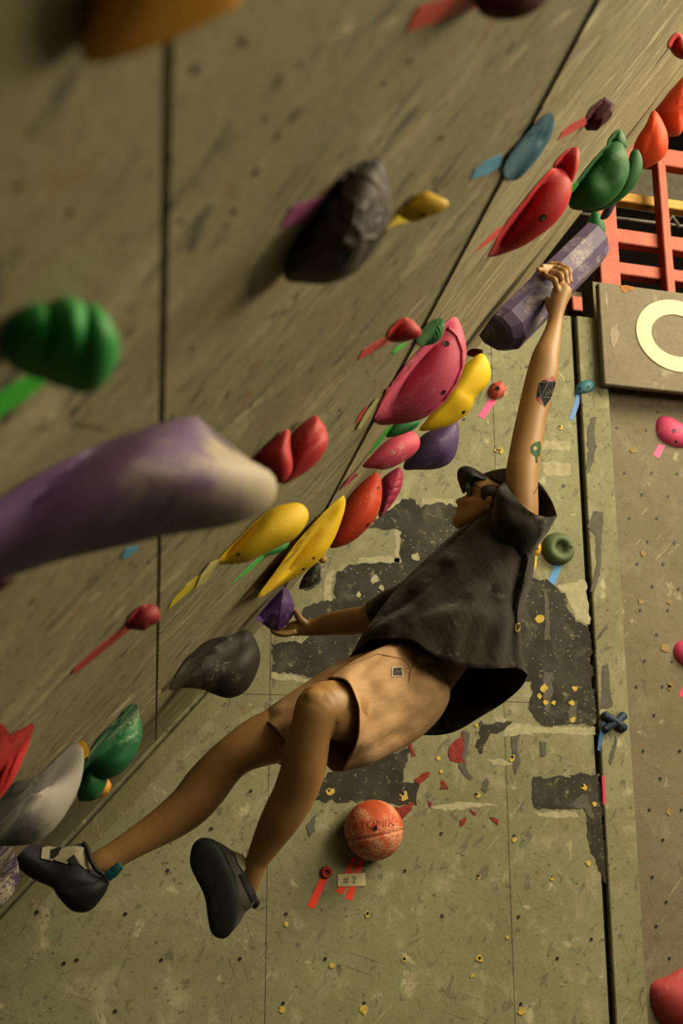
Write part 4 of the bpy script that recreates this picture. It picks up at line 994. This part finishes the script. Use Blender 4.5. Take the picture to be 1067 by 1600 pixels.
# trunk, neck, head
parts.append(limb([(780, 845, 3.19, 70), (765, 885, 3.17, 95), (735, 950, 3.12, 110), (690, 1030, 3.08, 80), (660, 1080, 3.05, 70)], .7))
parts.append(limb([(748, 795, 3.19, 46), (765, 825, 3.19, 54), (775, 850, 3.18, 62)], .95))
HD = 3.19
head_out = [(735, 748), (729, 758), (728, 766), (731, 772), (723, 776), (713, 780), (711, 784), (715, 788), (717, 790), (713, 793), (712, 797), (715, 799), (713, 803), (708, 808), (706, 815), (710, 824), (722, 826), (737, 820), (752, 810), (770, 815), (800, 816), (822, 795), (824, 765), (808, 744), (782, 737), (755, 740)]
parts.append(lens(head_out, HD, .072, .072, 2.5, 110, 12, ctr=(768, 782)))
parts.append(lens([(757, 782), (762, 772), (770, 774), (772, 785), (766, 794), (760, 793)], HD - .07, .014, .02, 2, 20, 4))   # ear
V, Fc = merge(parts)
body = link('body', V, Fc, SKIN, P); remeshed(body, .0036, 3, .5); 
for f in body.data.polygons: f.use_smooth = True
if not body.data.materials: body.data.materials.append(SKIN)
BT = bvh(body)

# ---- tattoos: ink lying on the arm
def skin_patch(px, mat, name, lift=.0006, n=None, parent=None, tree=None):
    poly = resample(px, n or 24, False); k = len(poly); cx, cy = sum(p[0] for p in poly) / k, sum(p[1] for p in poly) / k
    V = []; Fc = []; tr = tree or BT
    rings = [1, .8, .6, .4, .2]
    for s in rings:
        for x, y in poly:
            p, nn_ = cast(tr, cx + (x - cx) * s, cy + (y - cy) * s)
            if p is None: p = V[-1] if V else pt(x, y, 3); nn_ = Vector((0, -1, 0))
            V.append(p + nn_ * lift)
    p, nn_ = cast(tr, cx, cy); V.append((p or V[-1]) + (nn_ or Vector((0, -1, 0))) * lift)
    for i in range(len(rings) - 1):
        for j in range(k): Fc.append([i * k + j, i * k + (j + 1) % k, (i + 1) * k + (j + 1) % k, (i + 1) * k + j])
    for j in range(k): Fc.append([(len(rings) - 1) * k + j, (len(rings) - 1) * k + (j + 1) % k, len(V) - 1])
    return link(name, V, Fc, mat, parent or P, angle=80)
def skin_line(px, mat, r, name, parent, tree=None, lift=.0006, step=2.0):
    pts = []
    for (a, b), (c, d) in zip(px, px[1:]):
        k = max(2, int(math.dist((a, b), (c, d)) / step))
        for i in range(k): pts.append((a + (c - a) * i / k, b + (d - b) * i / k))
    pts.append(px[-1]); W = []
    for x, y in pts:
        p, nn_ = cast(tree or BT, x, y)
        if p is not None and (not W or ((p - W[-1]).length < .04 and (p - W[-1]).length > 1e-4)): W.append(p + nn_ * lift)
    if len(W) > 2:
        V, Fc = tube(W, r, 5); return link(name, V, Fc, mat, parent, angle=80)
INK = plain('black_ink', '#0b0b0d', .7, .1, .15); REDI = plain('red_ink', '#84301f', .5, .3, .2); GRI = plain('green_ink', '#23451c', .6, .15, .2); PALEI = plain('pale_ink', '#8d8a80', .6, .2, .1)
tt = skin_patch([(842, 598), (863, 587), (868, 599), (860, 623), (851, 636), (838, 621)], INK, 'tattoo'); tt['label'] = 'black faceted tattoo with red corners on the raised forearm'
skin_patch([(848, 594), (863, 587), (867, 594), (860, 596)], REDI, 'red_facet', .0010, parent=tt); skin_patch([(838, 622), (845, 622), (849, 633), (846, 632)], REDI, 'red_facet', .0010, parent=tt)
for ln in ([(842, 598), (866, 596)], [(862, 588), (844, 621), (842, 599)], [(862, 588), (862, 620)], [(839, 621), (862, 621)], [(844, 621), (851, 636), (862, 620)], [(852, 618), (855, 611), (857, 617), (858, 608), (861, 616), (862, 606)]):
    skin_line(ln, PALEI, .00045, 'ink_line', tt, lift=.0012)
t2 = skin_patch([(829, 697), (836, 691), (844, 689), (845, 700), (843, 713), (836, 714), (829, 707)], GRI, 'tattoo'); t2['label'] = 'green leaf-shaped tattoo with a stem on the raised upper arm'
skin_patch([(833, 699), (837, 697), (839, 701), (836, 704), (833, 703)], SKIN, 'bare_spot', .0010, parent=t2)
skin_patch([(836, 713), (840, 713), (840, 723), (837, 723)], GRI, 'stem', .0008, parent=t2)
skin_line([(841, 758), (836, 768), (833, 772)], INK, .0007, 'tattoo', P)

# ---- T-shirt
def shirt_mat():
    t = NT('black_cotton'); c = t.mix(t.ramp(t.noise(6, 5), .3, .7), lin('#130f0a'), lin('#1f1912'))
    k = t.mul(t.ramp(t.noise(13, 6, .7, dist=.6), .57, .72), .45); c = t.mix(k, c, lin('#6d665a'))
    t.bump(t.noise(9, 3, .5, t.mapping((1.6, 1, .6), (0, 0, 0), (0, .5, 0))), .55, .02); t.done(c, .85, .15)
    t.b.inputs['Sheen Weight'].default_value = .1; return t.m
SHIRT = shirt_mat()
hem = dict(near=[(541, 1030, 3.04), (572, 1004, 2.97), (608, 998, 2.90), (643, 1001, 2.86), (672, 1021, 2.85), (705, 1034, 2.86), (741, 1041, 2.89), (780, 1044, 2.93), (812, 1045, 2.99), (826, 1053, 3.05)],
           far=[(815, 1072, 3.11), (785, 1098, 3.17), (750, 1121, 3.21), (725, 1137, 3.23), (702, 1147, 3.24), (672, 1148, 3.24), (640, 1140, 3.22), (600, 1110, 3.18), (565, 1068, 3.12)])
torso = [hem,
         dict(L=(560, 1006), R=(813, 1000), d=3.06, B=(-8, 34, .165)),
         dict(L=(584, 972), R=(815, 960), d=3.09, B=(-5, 24, .16)),
         dict(L=(624, 918), R=(829, 905), d=3.13, B=(0, 12, .155)),
         dict(L=(668, 872), R=(834, 858), d=3.16, B=(4, 6, .145)),
         dict(L=(698, 842), R=(820, 812), d=3.18, B=(4, 4, .12)),
         dict(L=(718, 826), R=(800, 788), d=3.19, B=(3, 2, .09)),
         dict(L=(734, 823), R=(782, 788), d=3.195, B=(3, 0, .065))]
V1, F1_ = loft(torso, 7, 40)
def fold(V, m, lines):
    """press creases into a loft: each line runs from (row, column) to (row, column), negative depth is a valley"""
    rows = len(V) // m
    for r0, c0, r1, c1, dep, wid in lines:
        for i in range(rows):
            q = i / (rows - 1)
            if q < min(r0, r1) - .06 or q > max(r0, r1) + .06: continue
            t = min(1, max(0, (q - r0) / (r1 - r0))); c = c0 + (c1 - c0) * t; env = math.sin(math.pi * min(1, max(0, .12 + .76 * t)))
            for k in range(m):
                d = min(abs(k - c), m - abs(k - c))
                if d < wid * 3: V[i * m + k] = V[i * m + k] + (V[i * m + k] - EYE).normalized() * -dep * env * math.exp(-(d / wid) ** 2)
    return V
V1 = fold(V1, 80, [(.0, 33, .75, 29, -.030, 1.6), (.0, 36, .7, 32, .016, 1.5), (.05, 14, .6, 24, -.022, 2.2), (.0, 18, .55, 27, .018, 2.2), (.1, 6, .45, 16, -.02, 2), (.3, 8, .62, 4, -.024, 2.2),
                   (.15, 25, .8, 26, -.014, 1.8), (.0, 22, .3, 23, .012, 1.6), (.0, 27, .3, 28, -.014, 1.6), (.55, 10, .9, 18, -.018, 2.2)])
sl = [dict(L=(738, 866), R=(810, 908), d=3.17, B=(0, 0, .05)),
      dict(L=(766, 806), R=(838, 852), d=3.12, B=(0, 0, .115)),
      dict(L=(777, 766), R=(856, 828), d=3.115, B=(2, -2, .11)),
      dict(near=[(788, 747, 3.12), (801, 770, 3.04), (815, 788, 3.01), (832, 803, 3.01), (852, 808, 3.05), (870, 807, 3.11)], far=[(862, 783, 3.17), (842, 755, 3.21), (815, 742, 3.19)])]
V2, F2_ = loft(sl, 6, 30)
sr = [dict(L=(662, 884), R=(668, 985), d=3.20, B=(0, 0, .11)),
      dict(L=(626, 912), R=(626, 990), d=3.24, B=(0, 0, .09)),
      dict(L=(598, 926), R=(604, 989), d=3.265, B=(0, 0, .08)),
      dict(near=[(572, 943, 3.29), (575, 962, 3.22), (583, 985, 3.28)], far=[(584, 970, 3.35), (578, 950, 3.35)])]
V3, F3_ = loft(sr, 6, 24)
V, Fc = merge([(V1, F1_), (V2, F2_), (V3, F3_)])
V = wrinkle(V, .011, 6, (1.5, 1.0, .55), 2.0, .012)
shirt = link('shirt', V, Fc, SHIRT, P, angle=60); cloth(shirt)
ST = bvh(shirt)
SEAM = plain('shirt_seam', '#3a352c', .8, .15, .2)
hp = [pt(*q) for q in catmull(hem['near'], 6)]
skin_line([(545, 1024), (572, 1005), (608, 1000), (643, 1003), (672, 1021), (705, 1032), (741, 1038), (780, 1041), (810, 1042)], SEAM, .0016, 'hem_seam', shirt, ST, .0005, 4)
skin_line([(796, 892), (812, 894), (824, 893)], SEAM, .0011, 'pocket_seam', shirt, ST, .0005)
skin_line([(824, 893), (806, 950)], SEAM, .0009, 'pocket_seam', shirt, ST, .0005)
skin_line([(803, 772), (818, 790), (832, 801), (850, 806)], SEAM, .0012, 'cuff_seam', shirt, ST, .0004)
yp = plain('yellow_print', '#a08a2c', .7, .2, .1)
skin_line([(806, 976), (811, 974), (812, 982), (808, 988), (805, 984), (806, 976)], yp, .0016, 'printed_mark', shirt, ST, .0006, 1.5)

# ---- shorts
def shorts_mat():
    t = NT('tan_canvas'); c = t.mix(t.ramp(t.noise(7, 4), .3, .7), lin('#8a6b4c'), lin('#a38260'))
    k = t.mul(t.ramp(t.noise(18, 6, .7), .62, .74), .35); c = t.mix(k, c, lin('#b39a7a'))
    t.bump(t.noise(11, 3, .5, t.mapping((.7, 1, 1.8), (0, 0, 0), (0, .5, .3))), .5, .018); return t.done(c, .8, .2)
SHORTS = shorts_mat()
lhem = dict(near=[(516, 1058, 2.75), (541, 1062, 2.70), (556, 1090, 2.67), (561, 1116, 2.67), (556, 1160, 2.70), (534, 1204, 2.77)], far=[(514, 1200, 2.82), (502, 1170, 2.85), (496, 1120, 2.86), (502, 1078, 2.82)])
lleg = [lhem,
        dict(L=(545, 1038), R=(574, 1194), d=2.84, B=(-10, 4, .115)),
        dict(L=(585, 1018), R=(612, 1177), d=2.91, B=(-8, 4, .12)),
        dict(L=(622, 1005), R=(652, 1153), d=2.97, B=(-8, 4, .115)),
        dict(L=(655, 1012), R=(682, 1126), d=3.01, B=(-4, 4, .10)),
        dict(L=(680, 1036), R=(697, 1098), d=3.03, B=(-4, 0, .06)),
        dict(L=(694, 1056), R=(701, 1076), d=3.04, B=(0, 0, .02))]
V1, F1_ = loft(lleg, 7, 32, False, True)
V1 = fold(V1, 64, [(.05, 10, .5, 5, -.014, 1.6), (.1, 15, .55, 12, -.012, 1.5), (.0, 20, .45, 17, -.012, 1.6), (.1, 24, .6, 22, -.014, 1.6), (.3, 8, .62, 3, .012, 1.5), (.35, 18, .8, 8, -.014, 1.6), (.45, 26, .85, 16, -.012, 1.8), (.5, 4, .8, 6, -.016, 1.4)])
rleg = [dict(near=[(398, 1124, 2.93), (424, 1134, 2.86), (446, 1162, 2.86), (462, 1190, 2.92)], far=[(440, 1196, 2.98), (415, 1175, 3.0), (400, 1145, 2.98)]),
        dict(L=(437, 1094), R=(496, 1195), d=2.955, B=(0, 0, .09)),
        dict(L=(478, 1066), R=(545, 1196), d=2.985, B=(0, 0, .10)),
        dict(L=(520, 1040), R=(590, 1180), d=3.01, B=(0, 0, .11)),
        dict(L=(575, 1016), R=(630, 1160), d=3.03, B=(0, 0, .11)),
        dict(L=(635, 1008), R=(675, 1125), d=3.04, B=(0, 0, .09))]
V2, F2_ = loft(rleg, 6, 28, False, True)
V, Fc = merge([(V1, F1_), (V2, F2_)])
V = wrinkle(V, .007, 8, (.7, .9, 1.5), 5.0, .008)
shorts = link('shorts', V, Fc, SHORTS, P, angle=60); cloth(shorts, .003)
HT = bvh(shorts)
STI = plain('tan_seam', '#6f5236', .8, .2, .15)
skin_line([(520, 1060), (541, 1066), (554, 1092), (558, 1118), (553, 1160), (538, 1194)], STI, .0016, 'hem_seam', shorts, HT, .0004, 4)
skin_line([(402, 1122), (424, 1131), (446, 1158)], STI, .0014, 'hem_seam', shorts, HT, .0004, 4)
skin_line([(652, 1010), (650, 1028), (640, 1050), (638, 1066)], STI, .0018, 'fly_seam', shorts, HT, .0005)
skin_line([(648, 1010), (646, 1026), (636, 1046)], STI, .0010, 'fly_seam', shorts, HT, .0005)
skin_line([(545, 1040), (590, 1022), (630, 1030), (642, 1046)], STI, .0012, 'pocket_seam', shorts, HT, .0005)
lab = skin_patch([(612, 1042), (628, 1041), (630, 1058), (611, 1057)], plain('woven_label', '#9d9280', .8, .1, .1), 'woven_label', .0016, parent=shorts, tree=HT); lab['label'] = 'small pale woven label with a dark emblem'
skin_patch([(614, 1044), (626, 1043), (628, 1056), (613, 1055)], plain('label_dark', '#3a352e', .8, .1, .1), 'emblem', .0022, parent=lab, tree=HT)
skin_line([(616, 1053), (619, 1047), (622, 1052), (625, 1046)], bpy.data.materials['woven_label'], .0005, 'emblem_line', lab, HT, .0026, 1)

# ---- cap, glasses, hair, earring
CAP = plain('black_cap', '#101013', .6, .3, .2, 20)
cap = link('cap', *lens([(750, 745), (760, 738), (774, 734), (792, 732), (814, 739), (829, 760), (828, 786), (812, 802), (796, 790), (782, 770), (776, 760)], HD, .08, .08, 2.4, 60, 9, ctr=(800, 764)), CAP, P, angle=60)
link('brim', *lens([(724, 772), (717, 756), (714, 742), (717, 732), (727, 728), (739, 731), (756, 741), (772, 750), (778, 758), (760, 756), (746, 752), (736, 755), (730, 763)], HD - .02, .045, .06, 1.6, 60, 8, ctr=(736, 744)), CAP, cap, angle=60)
HAIR = plain('dark_hair', '#160f0a', .5, .4, .3, 90)
link('hair', *lens([(754, 760), (766, 757), (778, 760), (792, 778), (800, 804), (788, 812), (776, 800), (772, 784), (760, 786), (752, 780), (751, 770)], HD - .066, .014, .05, 2, 40, 5, ctr=(772, 776)), HAIR, P, angle=60)
link('eyebrow', *lens([(734, 757), (742, 754), (748, 757), (742, 758)], HD - .05, .008, .02, 2, 16, 3), HAIR, P, angle=60)
GLF = plain('glasses_frame', '#0e0e10', .3, .5, .1)
gl = empty('glasses', pt(736, 766, HD - .05))
gl.parent = P; gl.matrix_parent_inverse = P.matrix_world.inverted()
rimc = [pt(734 + 9 * math.cos(a) * .75 - 3 * math.sin(a) * 0, 764 + 10 * math.sin(a) + 2 * math.cos(a), HD - .052 + .012 * math.cos(a)) for a in np.linspace(0, 2 * math.pi, 28)]
link('rim', *tube(rimc, .0013, 6), GLF, gl, angle=60)
link('temple', *tube([pt(740, 758, HD - .062), pt(752, 763, HD - .078), pt(766, 769, HD - .086)], .0014, 6), GLF, gl, angle=60)
g2 = NT('tinted_lens'); g2.b.inputs['Transmission Weight'].default_value = .5; GLM = g2.done(lin('#2a211b'), .1, .5)
link('glass', *lens([(734 + 6.5 * math.cos(a), 764 + 9.6 * math.sin(a) + 2 * math.cos(a)) for a in np.linspace(0, 2 * math.pi, 20, endpoint=False)], HD - .052, .001, .001, 2, 20, 3, dx=.0016), GLM, gl, angle=60)
ec = [pt(762 + 2.6 * math.cos(a), 792 + 3.0 * math.sin(a), HD - .086) for a in np.linspace(0, 2 * math.pi, 16)]
link('earring', *tube(ec, .0008, 6), plain('silver', '#b8b2a4', .25, .6, .05), P, angle=60)

# ---- climbing shoes
RUB = hold_mat('shoe_rubber', '#1b1a1e', .15, '#5d5a55', edge=.6); CRM = plain('cream_strap', '#8d866f', .7, .2, .15, 60); SUED = hold_mat('shoe_suede', '#24222a', .2, '#55505a', edge=.6)
TEAL = plain('teal_tab', '#10525c', .6, .3, .1); BLKS = plain('black_strap', '#141316', .6, .3, .1)
sh = empty('climbing_shoe', pt(100, 1360, 2.74)); sh.parent = P; sh.matrix_parent_inverse = P.matrix_world.inverted(); sh['label'] = 'black right shoe with cream straps and teal pull tab on the foothold'
o = link('upper', *lens([(6, 1318), (20, 1312), (44, 1318), (64, 1324), (90, 1326), (112, 1322), (130, 1318), (140, 1326), (146, 1352), (158, 1366), (170, 1373), (168, 1386), (160, 1400), (143, 1420), (122, 1422), (106, 1412), (96, 1400), (84, 1384), (64, 1376), (48, 1368), (26, 1350), (10, 1334)], 2.72, .05, .05, 2.2, 80, 9, ctr=(100, 1360)), SUED, sh, angle=60)
S1 = bvh(o)
link('heel_rubber', *lens([(84, 1384), (100, 1374), (124, 1368), (150, 1366), (170, 1374), (169, 1386), (161, 1401), (143, 1421), (121, 1423), (105, 1413)], 2.715, .05, .045, 2.2, 50, 7), RUB, sh, angle=60)
for px, nm in (([(66, 1326), (76, 1324), (94, 1327), (82, 1346), (64, 1342)], 'strap'), ([(84, 1344), (98, 1326), (118, 1323), (132, 1326), (140, 1350), (142, 1360), (132, 1358), (118, 1344), (104, 1350)], 'strap')):
    st = skin_patch(px, CRM, nm, .003, parent=sh, tree=S1); st['label'] = 'cream strap'
skin_patch([(80, 1330), (96, 1326), (92, 1338), (80, 1344)], BLKS, 'buckle', .005, parent=sh, tree=S1)
skin_patch([(106, 1344), (116, 1336), (124, 1350), (112, 1352)], BLKS, 'strap_gap', .0045, parent=sh, tree=S1)
link('collar', *tube([pt(131, 1318, 2.72), pt(138, 1330, 2.695), pt(142, 1345, 2.69), pt(150, 1358, 2.69), pt(164, 1368, 2.70)], .006, 8), BLKS, sh, angle=60)
V, Fc = lens([(160, 1366), (172, 1356), (186, 1346), (193, 1356), (184, 1368), (172, 1377)], 2.70, .006, .008, 4, 30, 4, smooth=False, round_=False)
tb_ = link('pull_tab', V, Fc, TEAL, sh, angle=40); tb_['label'] = 'teal pull tab'
skin_line([(180, 1355), (184, 1353), (186, 1358), (182, 1361), (180, 1355)], PALEI, .0005, 'tab_mark', tb_, bvh(tb_), .0005, 1)

sh = empty('climbing_shoe', pt(350, 1390, 2.76)); sh.parent = P; sh.matrix_parent_inverse = P.matrix_world.inverted(); sh['label'] = 'dark left shoe swinging free with its sole towards the viewer'
GRS = hold_mat('shoe_grey', '#55514c', .3, '#7a756a', edge=.6)
o = link('upper', *lens([(304, 1330), (318, 1314), (340, 1316), (362, 1330), (378, 1336), (388, 1350), (394, 1375), (402, 1402), (396, 1416), (384, 1424), (376, 1440), (362, 1456), (344, 1462), (330, 1440), (318, 1390)], 2.77, .035, .05, 2.2, 70, 8, ctr=(350, 1385)), GRS, sh, angle=60)
so = link('sole', *lens([(299, 1326), (306, 1314), (318, 1309), (336, 1314), (347, 1326), (356, 1344), (366, 1366), (373, 1392), (373, 1422), (366, 1450), (354, 1465), (342, 1466), (330, 1456), (325, 1432), (320, 1400), (308, 1374), (297, 1350)], 2.74, .022, .03, 3.0, 70, 8, ctr=(336, 1385)), plain('sole_rubber', '#1d2220', .6, .3, .35, 16), sh, angle=60)
S2 = bvh(o)
for px in ([(366, 1334), (378, 1336), (386, 1352), (380, 1362), (372, 1350)], [(374, 1366), (386, 1358), (394, 1384), (400, 1402), (394, 1410), (384, 1390)]):
    skin_patch(px, CRM if px[0][0] == 366 else BLKS, 'strap', .003, parent=sh, tree=S2)
link('pull_tab', *lens([(392, 1408), (398, 1402), (406, 1406), (404, 1416), (396, 1420)], 2.765, .006, .006, 2, 20, 4), BLKS, sh, angle=60)
